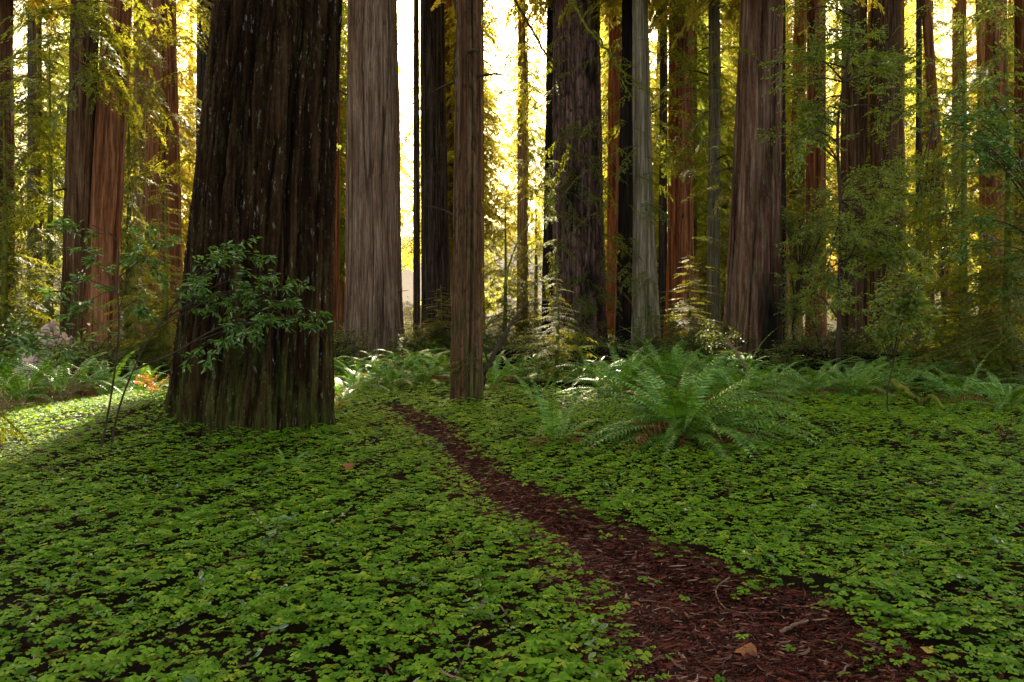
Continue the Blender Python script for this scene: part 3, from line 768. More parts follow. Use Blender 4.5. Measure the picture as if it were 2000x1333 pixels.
T['r8'] = hero('r8', 'narrow trunk directly behind the right rim of the large right redwood', 'the rim trunk', 1526, 1534, 1524, 1536, 40, 'dark', 50, 70, 0.015)

def stubs(key, n, seed):
    tr = [c for c in T[key].children if c.name.startswith('trunk')][0].data
    co = np.empty(len(tr.vertices) * 3, np.float32); tr.vertices.foreach_get('co', co); co = co.reshape(-1, 3)
    r = rng(seed); vis = np.where((co[:, 2] > 1.8) & (co[:, 2] < 13) & (np.abs(co[:, 1]) < .8 * np.abs(co[:, 1]).max()))[0]
    for k in range(n):
        p = co[r.choice(vis)]; c0 = np.array([co[:, 0].mean(), 0]); d = np.array([p[0] - np.interp(p[2], [0, 12], [0, 0]), p[1], 0]); d /= np.linalg.norm(d) + 1e-6
        L = r.uniform(.15, .7); d = d + np.array([0, 0, r.uniform(-.3, .5)])
        pts = smooth_line([p - d * .08, p + d * L * .5, p + d * L + [0, 0, -.1 * L]], 7)
        g = Geo(); tv, tf = tube(pts, np.linspace(.035, .012, 7) * r.uniform(.5, 1.3), 6); g.add(tv, tf); g.build('dead_stub', MT['twig'], T[key])
for i, (k, n) in enumerate((('pink', 4), ('small', 7), ('slim', 8), ('right', 4), ('mid', 6), ('grey', 5), ('thin1', 8), ('thin3', 8), ('lred', 5), ('twin', 4), ('r3', 4), ('lean', 6), ('pale', 4), ('redpair', 5))): stubs(k, n, 40 + i)

# ------------------------------------------------------------------ far trees filling the wood
r = rng(2024)
hs = sorted(HEROES)
used = {}
def place_name(px):
    a = [h for h in hs if h[0] <= px]; b = [h for h in hs if h[0] > px]
    if a and b: return ('between %s and %s' % (a[-1][1], b[0][1])).replace('the ', '')
    return 'left of %s' % b[0][1] if b else 'right of %s' % a[-1][1]
far = []
cols = np.concatenate([np.linspace(-60, 2060, 60), [648, 668, 1208, 1375, 1440, 1550]])
for i, c0 in enumerate(cols):
    px = c0 + r.normal(0, 14); D = r.choice([50, 60, 72, 86, 104, 118]) + r.uniform(-4, 4)
    if i >= 60: px = c0; D = 48 + 3 * (i % 5)
    if 935 < px < 1000 or 1036 < px < 1062 or 772 < px < 806: continue      # the bright openings in the wood
    far.append((px, D, i))
bygap = {}
for f in far: bygap.setdefault(place_name(f[0]), []).append(f)
ORD = ['leftmost', 'second from left', 'third from left', 'fourth from left', 'fifth from left', 'sixth from left']
FT = []
for k in range(4):
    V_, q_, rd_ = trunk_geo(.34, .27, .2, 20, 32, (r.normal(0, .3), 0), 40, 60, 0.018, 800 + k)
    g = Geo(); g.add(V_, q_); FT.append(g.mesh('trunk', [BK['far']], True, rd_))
for gap, lst in bygap.items():
    lst.sort()
    for j, (px, D, i) in enumerate(lst):
        x = (px - 1000) * D / FPX; z = float(H(x, D))
        root = empty('conifer_tree', (x, D, z), r.uniform(0, 6.28))
        o = '' if len(lst) == 1 else ', ' + ORD[j]
        tag(root, 'distant conifer %s%s' % (gap, o), 'tree', 'far conifers in the golden background')
        rs = r.uniform(.7, 1.9)
        link('trunk', FT[i % 4], root, (0, 0, 0), (0, 0, 0), (rs, rs, 1.25))
        k = i % 4; sc_ = r.uniform(.9, 1.15) * (D / 60) ** .35
        link('crown', CR['far'][k], root, (0, 0, r.uniform(-1, 2.0)), (0, 0, 0), (sc_ * 1.05, sc_ * 1.05, sc_ * (1.22 + .12 * (D > 70))))

# ------------------------------------------------------------------ young conifers and boughs hanging into the picture
def young(px, D, k, hs_, rad, label, cm='low', z0=0.0, rot=0.0):
    x = (px - 1000) * D / FPX
    root = empty('young_conifer', (x, D, float(H(x, D)))); tag(root, label, 'tree', 'young conifers under the redwoods')
    g = Geo(); pts = smooth_line([(0, 0, -.1), (.05, .03, hs_ * .5), (.02, 0, hs_ * 1.02)], 12)
    tv, tf = tube(pts, np.linspace(.012 * hs_ + .02, .01, 12), 8); g.add(tv, tf); g.build('trunk', MT['mosswood'], root, smooth=True)
    link('crown', CR[cm][k % len(CR[cm])], root, (0, 0, z0), (0, 0, rot), (rad, rad, (hs_ - z0) / 12.0))
young(5, 21, 0, 7.5, .9, 'young conifer with dark green sprays in front of the left edge redwood')
young(248, 24, 1, 9.0, .7, 'young conifer with drooping sprays between fused double redwood and reddish redwood', rot=1)
young(320, 19, 2, 5.0, .7, 'low young conifer in front of the reddish redwood left of centre', rot=2)
young(95, 27, 1, 11.0, .9, 'tall young conifer right behind the slender mossy trunk', rot=3)
young(985, 31, 2, 6.5, .8, 'young conifer catching the low sun right of the slim brown redwood', rot=1)
young(1045, 34, 0, 8.0, .8, 'young conifer left of the flaky purplish redwood', rot=2)
young(1085, 17.5, 1, 2.6, .42, 'very small dark sapling conifer standing right in front of the flaky purplish redwood', rot=0)
young(1345, 26, 2, 3.6, .8, 'bushy young conifer at the foot of the red brown redwood', rot=4)
young(1400, 36, 1, 10.0, .9, 'tall young conifer behind the slender pale trunk', rot=1)
young(1880, 19, 0, 8.5, 1.0, 'young conifer with olive sprays in front of the orange lit trunk', rot=5)
young(1965, 15, 2, 6.5, .85, 'dark drooping young conifer close to the right edge', rot=2)
young(860, 30, 1, 2.6, .7, 'small young conifer with pale tips between the charcoal grey and slim brown redwoods', rot=2)

def bough_set(n, r, xr, yr, Lr=(1.0, 1.9), dr=(.2, .6), az=None):
    return [(r.uniform(*xr), r.uniform(*yr), r.uniform(0, 360) if az is None else r.normal(*az), r.uniform(*Lr), r.normal(-.05, .2), r.uniform(*dr)) for _ in range(n)]
rb = rng(66)
FINE = dict(L=1.0, ntw=14, nn=9, tw=.40, nl=.07, nw=.013)
boughs_on(T['purple'], 28.3, bough_set(70, rb, (1065, 1195), (230, 640), (.7, 1.5), az=(-60, 70)), 1, **FINE)
boughs_on(T['purple'], 28.3, bough_set(12, rb, (1000, 1120), (0, 200), (.9, 1.8), az=(200, 60)), 2, **FINE)
boughs_on(T['lred'], 25, bough_set(60, rb, (250, 375), (-30, 330), (1.0, 2.0)), 3, **FINE)
boughs_on(T['twin'], 20, bough_set(38, rb, (90, 250), (-60, 170), (1.0, 1.9)), 4, **FINE)
boughs_on(T['mid'], 31, bough_set(60, rb, (1250, 1380), (-40, 300), (1.2, 2.2)), 5, **FINE)
boughs_on(T['burnt'], 27, bough_set(30, rb, (1170, 1260), (30, 560), (.7, 1.4), az=(-100, 80)), 6, **FINE)
boughs_on(T['slim'], 26.5, bough_set(34, rb, (1350, 1440), (-20, 560), (.7, 1.5)), 7, **FINE)
boughs_on(T['r5'], 30, bough_set(70, rb, (1850, 2030), (-60, 320), (1.2, 2.3)), 8, mat='gold', **FINE)
boughs_on(T['pink'], 30, bough_set(5, rb, (655, 690), (40, 300), (.8, 1.4), az=(180, 30)), 10, mat='gold', **FINE)
boughs_on(T['ledge'], 22, bough_set(40, rb, (-20, 90), (120, 480), (1.0, 2.0)), 11, **FINE)
boughs_on(T['thin3'], 32, bough_set(60, rb, (985, 1060), (60, 620), (.8, 1.6)), 12, mat='gold', **FINE)
boughs_on(T['pale'], 27, bough_set(10, rb, (1225, 1285), (330, 560), (.6, 1.1), az=(-90, 50)), 13, **FINE)
boughs_on(T['small'], 13.4, bough_set(7, rb, (880, 945), (685, 740), (.22, .42), (.1, .3)), 14, L=1.0, ntw=12, nn=10, tw=.4, nl=.08, nw=.02)
boughs_on(T['right'], 24, bough_set(10, rb, (1395, 1440), (60, 420), (.6, 1.2), az=(200, 40)), 15, **FINE)

def limb(tree, D, pts, rad, mat, name='branch', jit=0.0, seed=0, tufts=0, n=26, tend=.3):
    """a bare or mossy limb through photo places; pts rows (px, py, dD)"""
    rl = tree.location; r = rng(seed)
    W = [P(a, b, D + c) - np.array(rl) for a, b, c in pts]
    c = smooth_line(W, n); c[1:-1] += r.normal(0, jit, (n - 2, 3))
    g = Geo(); tv, tf = tube(c, np.linspace(rad, rad * tend, n), 6); g.add(tv, tf)
    if tufts:
        k = r.integers(0, n, tufts); C = c[k] + r.normal(0, rad * 1.2, (tufts, 3))
        leaves_geo(g, C, np.tile([0, 0, -1.0], (tufts, 1)), r.uniform(.02, .07, tufts) * D / 20, r, .3, 1, droop=.6)
    o = g.build(name, [MT[mat], MT['moss']], tree, smooth=False); return o
limb(T['purple'], 26, [(1000, -10, 0), (1040, 60, 0), (1085, 140, 0), (1098, 210, .5), (1112, 290, .5)], .05, 'twig', seed=1, jit=.02, tufts=60)
limb(T['purple'], 25, [(1115, -10, 0), (1150, 60, 0), (1195, 110, 0), (1215, 160, .4), (1235, 190, .4)], .05, 'mosswood', seed=2, jit=.03, tufts=260)
limb(T['purple'], 25, [(1112, 285, 0), (1095, 330, 0), (1075, 390, .3), (1085, 430, .4)], .035, 'mosswood', seed=3, jit=.02, tufts=300)
limb(T['burnt'], 26, [(1160, 60, 0), (1200, 120, 0), (1240, 170, 0), (1290, 175, .3), (1330, 200, .4)], .035, 'mosswood', seed=4, jit=.03, tufts=150)
limb(T['purple'], 27, [(1085, 640, 0), (1080, 600, 0), (1068, 560, 0), (1080, 525, .2), (1075, 500, .2)], .05, 'mosswood', seed=5, jit=.02, tufts=420)
limb(T['small'], 15, [(888, 0, 0), (894, 60, 0), (886, 130, .1), (890, 200, .2)], .035, 'twig', seed=6, jit=.012)
limb(T['small'], 14.0, [(880, 210, .1), (872, 250, 0), (876, 300, .1)], .012, 'twig', seed=7, jit=.01)
limb(T['lred'], 24, [(250, 230, 0), (290, 170, 0), (330, 130, 0), (350, 60, 0)], .022, 'deadwood', seed=8, jit=.02)
limb(T['lred'], 24, [(225, 20, 0), (280, 35, 0), (350, 25, 0), (390, 40, 0)], .02, 'deadwood', seed=9, jit=.02)
limb(T['mid'], 30, [(1352, 260, 0), (1380, 220, 0), (1420, 215, 0), (1450, 190, 0)], .03, 'twig', seed=10, jit=.03)

# ------------------------------------------------------------------ glossy leaved trees on the right
def wl(pts, D): return [P(a, b, D + c) for a, b, c in pts]
x, Y = ground(1638, 706)
D = 17.5
r = rng(9)
x = (1636 - 1000) * D / FPX
lim = []
for i in range(30):
    f = r.uniform(.12, .98); py = 690 - f * 700
    px = 1640 + r.normal(0, 62)
    lim.append((0, f, P(px, py + r.uniform(-60, 30), D + r.normal(0, 1.0)), .75))
for i in range(12): lim.append((0, r.uniform(.1, .5), P(r.uniform(1540, 1750), r.uniform(430, 600), D + r.normal(0, .8)), .7))
broadleaf_tree('broadleaf_tree', 'tall thin-stemmed tree with small glossy leaves in front of the two-tone redwood', 'tree', x, D,
   [[(x, D, float(H(x, D)) - .1), P(1640, 560, D), P(1642, 420, D), P(1636, 250, D + .2), P(1655, 120, D), P(1670, -40, D)]], lim, 'broad', .105, 3, .055, 2, spacing=.036)
D = 21.0; x = (1725 - 1000) * D / FPX; lim = []
for i in range(24):
    f = r.uniform(.15, .98); py = 680 - f * 660
    lim.append((0, f, P(1725 + r.normal(0, 55), py + r.uniform(-50, 40), D + r.normal(0, 1.0)), .85))
broadleaf_tree('broadleaf_tree', 'glossy leaved tree covering the lower half of the warm brown redwood', 'tree', x, D,
   [[(x, D, float(H(x, D)) - .1), P(1722, 600, D), P(1730, 450, D), P(1718, 300, D), P(1730, 150, D), P(1750, 10, D)]], lim, 'broad', .105, 4, .05, 2, spacing=.038)
D = 14.0; x = (2040 - 1000) * D / FPX; lim = []
for i in range(16): lim.append((0, r.uniform(.35, .8), P(r.uniform(1840, 2020), r.uniform(165, 330), D + r.normal(0, .5)), .5))
for i in range(5): lim.append((0, r.uniform(.3, .5), P(r.uniform(1870, 2020), r.uniform(400, 560), D + r.normal(0, .5)), .5))
broadleaf_tree('broadleaf_tree', 'blue green leafy branches reaching in from the right edge above mid height', 'tree', x, D,
   [[(x, D, float(H(x, D)) - .1), P(2045, 520, D), P(2030, 330, D), P(2050, 100, D)]], lim, 'sapleaf', .11, 5, .028, 2, spacing=.055)
D = 24.0; x = (1560 - 1000) * D / FPX; lim = []
for i in range(22): lim.append((0, r.uniform(.25, .98), P(r.uniform(1535, 1640), r.uniform(380, 640), D + r.normal(0, .8)), .8))
broadleaf_tree('broadleaf_tree', 'bent dark stemmed bush with pale leaves directly right of the large right redwood', 'tree', x, D,
   [[(x, D, float(H(x, D)) - .1), P(1550, 655, D), P(1552, 620, D), P(1570, 580, D), P(1560, 520, D), P(1530, 430, D)], [(x + .9, D, float(H(x + .9, D)) - .1), P(1583, 600, D), P(1590, 480, D)]], lim, 'broad', .105, 6, .06, 2, spacing=.038)
D = 25.0; x = (1850 - 1000) * D / FPX; lim = []
for i in range(18): lim.append((0, r.uniform(.15, .98), P(r.uniform(1770, 1900), r.uniform(250, 620), D + r.normal(0, .8)), .8))
broadleaf_tree('broadleaf_tree', 'leafy understorey tree in front of the leaning trunk', 'tree', x, D,
   [[(x, D, float(H(x, D)) - .1), P(1840, 500, D), P(1830, 300, D), P(1815, 180, D)]], lim, 'broad', .105, 7, .05, 2, spacing=.038)
# the little round sapling in the sorrel at right
x, D = ground(1737, 836); D = 10.9; x = (1737 - 1000) * D / FPX; lim = []
for i in range(30):
    a = r.uniform(0, 6.28); q = r.random() ** .5
    lim.append((0, r.uniform(.55, .99), P(1765 + 72 * q * math.cos(a), 600 + 62 * q * math.sin(a), D + r.normal(0, .28)), .16))
broadleaf_tree('broadleaf_sapling', 'small round-headed sapling on a thin stem rising from the sorrel at right', 'sapling', x, D,
   [[(x, D, float(H(x, D)) - .03), P(1733, 780, D), P(1738, 740, D), P(1746, 700, D), P(1758, 600, D), P(1770, 540, D)]], lim, 'broad', .060, 8, .012, 2, spacing=.032, wid=.6)
# the two-stemmed sapling at left
D = 7.9; x = (195 - 1000) * D / FPX; z = float(H(x, D))
S1 = [(x - .02, D, z - .03), P(205, 840, D), P(222, 740, D), P(232, 640, D), P(229, 560, D + .1), P(228, 470, D + .1), P(180, 440, D + .1)]
S2 = [(x + .06, D + .05, z - .03), P(232, 800, D), P(262, 720, D), P(300, 650, D - .1), P(345, 590, D - .1), P(400, 530, D - .2)]
S3 = [P(262, 722, D), P(340, 690, D - .1), P(430, 640, D - .2), P(540, 625, D - .3), P(620, 612, D - .3)]
lim = []
for (a, b) in [(560, 535), (580, 562), (520, 498), (470, 472), (425, 505), (500, 560), (400, 535), (545, 590), (450, 600)]:
    lim.append((1, r.uniform(.6, .98), P(a, b, D - .2 + r.normal(0, .2)), .17))
for (a, b) in [(620, 606), (600, 632), (490, 650), (415, 694), (540, 625), (370, 700)]:
    lim.append((2, r.uniform(.35, .9), P(a, b, D - .3 + r.normal(0, .1)), .15))
for (a, b) in [(120, 440), (165, 485), (285, 440), (100, 560), (300, 520), (275, 600), (145, 610), (330, 470)]:
    lim.append((0, r.uniform(.5, .98), P(a, b, D + .1 + r.normal(0, .2)), .16))
broadleaf_tree('broadleaf_sapling', 'dark two-stemmed sapling with long green leaves in front of the massive near redwood', 'sapling', x, D, [S1, S2, S3], lim, 'sapleaf', .078, 12, .012, 2, spacing=.115, wid=.36)
# leaves entering at the left edge
D = 7.0; x = (-60 - 1000) * D / FPX; z = float(H(x, D)); lim = [(0, r.uniform(.7, .99), P(a, b, D), .28) for a, b in ((20, 655), (75, 668), (130, 680))]
broadleaf_tree('broadleaf_sapling', 'dark green leafy shoots entering at the left edge above the ferns', 'sapling', x, D, [[(x, D, z - .03), P(-60, 760, D), P(-30, 680, D)]], lim, 'sapleaf', .09, 13, .014, 2, spacing=.07, wid=.36)

# ------------------------------------------------------------------ shrubs and undergrowth
SH = []
for v in range(4):
    r = rng(1200 + v); g = Geo(); gw, gl = Geo(), Geo()
    for i in range(16):
        a = r.uniform(0, 6.28); d0 = np.array([math.cos(a) * .7, math.sin(a) * .7, r.uniform(.6, 1.4)])
        twiggy(gw, gl, [0, 0, 0], d0, r.uniform(.7, 1.1), .012, 2, r, .075, .06, .5, .6)
    SH.append((gw.mesh('stem', [MT['twig']]), gl.mesh('foliage', [MT['under']])))
r = rng(31)
spots = [(20, 24), (180, 17), (245, 19), (110, 30), (400, 36), (640, 30), (655, 24), (790, 35), (810, 29), (850, 37), (905, 30), (950, 34), (985, 25), (1035, 26), (1120, 25), (1160, 27),
         (1180, 24), (1245, 23), (1300, 25), (1350, 23), (1395, 24), (1430, 33), (1540, 20), (1570, 27), (1620, 22), (1660, 20), (1700, 24), (1780, 21), (1820, 25), (1870, 20), (1930, 22), (1990, 18), (700, 40), (1070, 33), (1480, 40), (60, 40), (560, 45), (1210, 36), (1760, 34), (1960, 34)]
byg = {}
for px, D in spots: byg.setdefault(place_name(px), []).append((px, D))
for gap, lst in byg.items():
    lst.sort()
    for j, (px, D) in enumerate(lst):
        x = (px - 1000) * D / FPX
        root = empty('shrub', (x, D, float(H(x, D)) - .03), r.uniform(0, 6.28)); s_ = r.uniform(.9, 1.7)
        root.scale = (s_, s_, s_ * r.uniform(.6, .9))
        tag(root, 'low leafy shrub %s%s' % (gap, '' if len(lst) == 1 else ', ' + ORD[j]), 'shrub', 'leafy shrubs at the feet of the redwoods')
        k = r.integers(4); link('stem', SH[k][0], root); link('foliage', SH[k][1], root)

def build_under():
    r = rng(77); n = 150000
    y = 15.0 + 80 * r.random(n) ** 1.6; x = (r.random(n) * 2 - 1) * (0.72 * y + 3)
    d = noise1(x, y, 2.6, 71) + .6 * noise1(x, y, 1.0, 72)
    hh = np.clip(.22 + .32 * d, .02, .9) * np.clip((y - 15) / 5, .15, 1) * (1 + np.clip((y - 45) / 12, 0, 4))
    keep = r.random(n) < np.where(y < 18.5, .25, np.clip(.35 + d * .5, .15, 1))
    x, y, hh = x[keep], y[keep], hh[keep]; n = len(x)
    C = np.stack([x, y, H(x, y) + hh * r.random(n) ** .6], -1)
    D_ = r.normal(0, 1, (n, 3)); g = Geo()
    leaves_geo(g, C, D_, (0.05 + .05 * r.random(n)) * (.75 + y / 50), r, .55)
    tag(g.build('undergrowth', MT['under']), 'tangled low leafy undergrowth between the far trunks', 'undergrowth', kind='stuff')
build_under()

# ------------------------------------------------------------------ ferns
x, Y = 2.02, 9.15
F1 = fern(1.95, 9.1, 1.50, 96, 'largest arching sword fern, nearest on the right of the path with brown hanging fronds', 1, dead=30, up=.32)
near = [
 (1215, 782, 1.25, 34, 'tall bright sword fern directly behind the left half of the largest fern', .72, 5),
 (1310, 772, 1.30, 36, 'tall pale sword fern behind the middle of the largest fern', .78, 5),
 (1445, 800, 1.15, 34, 'sword fern behind the right half of the largest fern', .55, 6),
 (1160, 760, 1.0, 24, 'sword fern at the left end of the row behind the largest fern', .6, 3),
 (1390, 762, 1.1, 26, 'sword fern at the foot of the slender pale trunk', .6, 4),
 (1500, 765, 1.0, 22, 'sword fern at the foot of the large right redwood', .5, 3),
 (1085, 880, .95, 12, 'sparse airy fern with thin arching fronds left of the largest fern', .9, 5),
 (1048, 800, .85, 3, 'lone upright frond fern beyond the sparse airy fern', 1.1, 0),
 (1590, 778, 1.05, 28, 'sword fern in front of the mossy log, left end of the right row', .45, 4),
 (1665, 782, 1.15, 34, 'wide sword fern in the middle of the right row before the log', .55, 5),
 (1755, 775, 1.0, 26, 'sword fern behind the thin stem of the round-headed sapling', .5, 3),
 (1880, 800, 1.05, 26, 'sword fern left of the one at the right edge', .55, 3),
 (1965, 815, 1.05, 28, 'sword fern by the right edge with many level fronds', .45, 4),
 (1920, 765, 1.1, 24, 'sword fern behind the two ferns near the right edge', .6, 3),
 (560, 935, .42, 12, 'small light green fern low in the sorrel below the massive near redwood', .45, 0),
 (668, 792, .95, 24, 'sun struck fern at the right foot of the massive near redwood', .35, 5),
 (705, 765, 1.0, 24, 'sunlit fern just left of the path end', .5, 4),
 (765, 765, 1.0, 26, 'sunlit fern beyond the end of the path', .55, 4),
 (830, 758, 1.0, 26, 'sunlit fern left of the slim brown redwood', .6, 4),
 (870, 752, .9, 20, 'yellow green fern touching the left side of the slim brown redwood', .5, 3),
 (960, 762, 1.0, 22, 'pale fern at the right side of the slim brown redwood', .6, 3),
 (1010, 752, 1.0, 24, 'sword fern beside the leaning dead branch', .6, 4),
 (45, 800, 1.25, 26, 'dark fern at the left edge behind the bare twigs', .75, 4),
 (125, 795, 1.2, 26, 'dark upright fern second from the left edge', .75, 4),
 (200, 790, 1.0, 22, 'dark fern behind the two-stemmed sapling', .6, 4),
 (275, 782, 1.0, 22, 'sunlit fern touching the left foot of the massive near redwood', .6, 5),
]
for i, (px, py, R, nf, lab, up, dead) in enumerate(near):
    x, Y = ground(px, py)
    fern(x, Y, R * (1.18 if py < 830 else 1.0), nf, lab, 40 + i, dead, up=up)
# farther ferns as single meshes
r = rng(515); farf = []
for (px, py) in [(640, 712), (655, 735), (690, 738), (735, 735), (790, 732), (845, 728), (880, 735), (945, 732), (975, 728), (1030, 725), (1060, 735), (1110, 730), (1150, 722), (1050, 690), (1010, 700), (1095, 705), (1190, 735), (1240, 728), (1290, 735), (1350, 728), (1400, 735), (1455, 735),
                 (1540, 735), (1600, 728), (1630, 715), (1690, 705), (1740, 722), (1800, 735), (1800, 708), (1850, 712), (1900, 718), (1960, 722), (1990, 710), (10, 740), (80, 735), (160, 738), (230, 735), (290, 742), (30, 712), (110, 705), (200, 700), (270, 705), (650, 690), (820, 700), (920, 700), (1120, 690), (1780, 760), (1830, 765), (1720, 742)]:
    farf.append((px + r.normal(0, 6), py))
byg = {}
for px, py in farf: byg.setdefault(place_name(px), []).append((px, py))
for gap, lst in byg.items():
    lst.sort()
    for j, (px, py) in enumerate(lst):
        x, Y = ground(px, py)
        o = link('sword_fern', FM[int(r.integers(4))], None, (x, Y, float(H(x, Y)) + .03), (0, 0, r.uniform(0, 6.28)), r.uniform(.85, 1.25))
        tag(o, 'farther fern %s%s' % (gap, '' if len(lst) == 1 else ', ' + (ORD[j] if j < 6 else '%dth from left' % (j + 1))), 'fern', 'farther ferns under the trees')

# ------------------------------------------------------------------ logs, stump, sticks, small plants
def log(p0, p1, rad, label, mat, moss=True, seed=0, name='fallen_log'):
    r = rng(seed); p0, p1 = np.array(p0), np.array(p1); c0 = (p0 + p1) / 2
    n = 60; nth = 36; s = np.linspace(0, 1, n)
    c = p0 + (p1 - p0) * s[:, None] + np.stack([0 * s, .1 * np.sin(s * 5), .04 * np.sin(s * 9)], -1) - c0
    V, q = tube(c, rad * np.linspace(1, .8, n), nth)
    V = V.reshape(n, nth, 3); nn = fnoise(n, nth, 3, .9, r) * .05 * rad + fnoise(n, nth, 6, 3, r) * .07 * rad
    V = V + (V - c[:, None]) * (nn[..., None] / rad)
    g = Geo(); g.add(V.reshape(-1, 3), q)
    for e in (0, n - 1):   # broken ends
        ring = V[e]; k = np.vstack([ring, c[e] + r.normal(0, .02, 3)]); f = np.array([[i, (i + 1) % nth, nth] for i in range(nth)]); g.add(k, f, 0)
    root = empty(name, c0); tag(root, label, 'log')
    g.build('log', MT[mat], root)
    if moss:
        m = int(np.linalg.norm(p1 - p0) * 900); k = r.random(m)
        a = r.normal(0, .75, m); C = np.stack([np.interp(k, s, c[:, i]) for i in range(3)], -1)
        C = C + np.stack([0 * a, np.sin(a), np.cos(a)], -1) * rad * .98
        g = Geo(); leaves_geo(g, C, np.stack([r.normal(0, .5, m), np.sin(a), np.cos(a)], -1), r.uniform(.02, .06, m), r, .5); g.build('moss', MT['under'], root)
    return root
log((6.2, 20.5, .30), (13.5, 19.2, .26), .34, 'long mossy fallen log lying behind the right row of ferns', 'soil', seed=1)
log((12.6, 18.2, .25), (16.5, 17.8, .22), .30, 'shorter brown log running out of the right edge', 'deadwood', seed=2, moss=False)
log((1.8, 23, .28), (6.3, 22, .22), .28, 'mossy log with rusty litter behind the pale ferns, below the pale mossy redwood', 'soil', seed=3)
log((-.4, 21, .3), (2.6, 20.5, .35), .38, 'dark log beneath the ferns at the foot of the flaky purplish redwood', 'soil', seed=4)
log((-2.6, 17.8, .05), (1.6, 16.2, .05), .13, 'dark low log behind the slim brown redwood in the sorrel', 'soil', seed=6)
# splintered stump at left, its sunlight put into the wood colour
x, D = (72 - 1000) * 19 / FPX, 19.0
root = empty('broken_stump', (x, D, float(H(x, D)))); tag(root, 'splintered pinkish stump coloured as if sunlit at far left', 'stump')
V_, q_, rd_ = trunk_geo(.62, .5, .42, 1.0, 1.6, (.35, 0), 60, 40, .05, 5, hf=.4)
V_[:, 2] = np.minimum(V_[:, 2], 1.15 + .3 * np.sin(V_[:, 0] * 7) + .15 * np.sin(V_[:, 1] * 19)); g = Geo(); g.add(V_, q_); g.build('stump', MT['stumpwood_sunlit'], root, attr=rd_)

def stick(label, pts, rad, mat='deadwood', name='stick', twigs=(), group=None, n=16):
    W = [P(a, b, c) for a, b, c in pts]; o = W[0].copy(); r = rng(len(label))
    root_g = Geo(); c = smooth_line([w_ - o for w_ in W], n); c[1:-1] += r.normal(0, rad * .25, (n - 2, 3))
    tv, tf = tube(c, np.linspace(rad, rad * .45, n), 7); root_g.add(tv, tf)
    for (f, dx, dz, L) in twigs:
        a = c[int(f * (n - 1))]; b = a + np.array([dx, r.normal(0, .3), dz]) * L
        tv, tf = tube(smooth_line([a, (a + b) / 2 + r.normal(0, .03 * L, 3), b], 6), np.linspace(rad * .5, rad * .15, 6), 5); root_g.add(tv, tf)
    ob = root_g.build(name, MT[mat], None, tuple(o), smooth=True)
    tag(ob, label, 'stick', group); return ob
def gp(px, py, up=0.0):   # a point lying 'up' metres above the ground at photo place
    x, Y = ground(px, py); 
    for _ in range(4):
        z = float(H((px - 1000) * Y / FPX, Y)) + up; Y = (EYE - z) * FPX / (py - HOR)
    return (px, py, Y)
stick('curved bare branch arching out of the sorrel at lower right', [gp(1840, 1022, .02), gp(1866, 985, .10), gp(1892, 965, .13), gp(1926, 959, .12)], .014, twigs=((.98, .1, 1, .10), (.98, 1, -.3, .22)), name='curved_stick')
stick('short pinkish stick lying in the sorrel left of the curved bare branch', [gp(1762, 986, .08), gp(1775, 1000, .08), gp(1790, 1012, .06)], .010)
stick('pale broken stick lying at the right edge of the path', [gp(1525, 1236, .02), gp(1550, 1222, .04), gp(1578, 1212, .04)], .012)
stick('dark broken stick standing in the sorrel below the largest fern', [gp(1284, 955, .02), gp(1276, 938, .07), gp(1268, 922, .14)], .012, 'twig')
stick('long thin curved twig at the edge of the path, lower right', [gp(1425, 1128, .05), gp(1400, 1148, .03), gp(1405, 1175, .02), gp(1435, 1195, .02), gp(1520, 1197, .02)], .006)
stick('thin straight twig lying across the middle of the path', [gp(1235, 1178, .02), gp(1260, 1174, .03), gp(1310, 1178, .02)], .005)
stick('thin arched twig on the path below the straight one', [gp(1280, 1190, .02), gp(1305, 1188, .04), gp(1325, 1205, .02)], .004)
stick('fine twig near the bottom of the path', [gp(1307, 1278, .02), gp(1318, 1298, .03), gp(1350, 1312, .02)], .004)
stick('slanting twig in the sorrel at the left bank of the path', [gp(975, 1182, .08), gp(990, 1200, .09), gp(1012, 1232, .03)], .005)
stick('upright forked dead twig in the sorrel at bottom centre', [gp(885, 1330, .02), gp(905, 1290, .09), gp(918, 1250, .12)], .004, twigs=((.4, -.5, .8, .12), (.7, .4, .9, .10)))
stick('dead twig on the right sorrel bank beside the dark soil', [gp(1728, 1165, .05), gp(1738, 1200, .06), gp(1765, 1240, .03)], .006, 'twig')
stick('grey stick fragment at the bottom of the path', [gp(1638, 1325, .02), gp(1655, 1300, .03)], .008)
D = 14.6
stick('leaning dead branch propped beside the slim brown redwood', [(938, 770, 14.9), (952, 715, 15.1), (985, 655, 15.4), (1012, 612, 15.8), (1030, 590, 16)], .055, 'twig', 'leaning_branch', twigs=((.3, -.3, 1, .5), (.6, .7, .4, .4)))
stick('reddish snapped branch slanting down against the large right redwood', [(1418, 662, 19.5), (1440, 692, 19.0), (1462, 725, 18.5)], .055, 'deadwood', 'broken_branch')
stick('mossy crooked branch lying before the right ferns', [gp(1745, 745, .45), gp(1770, 765, .35), gp(1800, 790, .15), gp(1822, 775, .3), gp(1845, 800, .1)], .05, 'mosswood', 'mossy_branch', n=24)
stick('second leaning dead branch rising right of the slim brown redwood into sunlight', [(985, 560, 24), (1000, 500, 24.2), (1022, 455, 24.5), (1040, 430, 24.5)], .04, 'mosswood', 'leaning_branch')

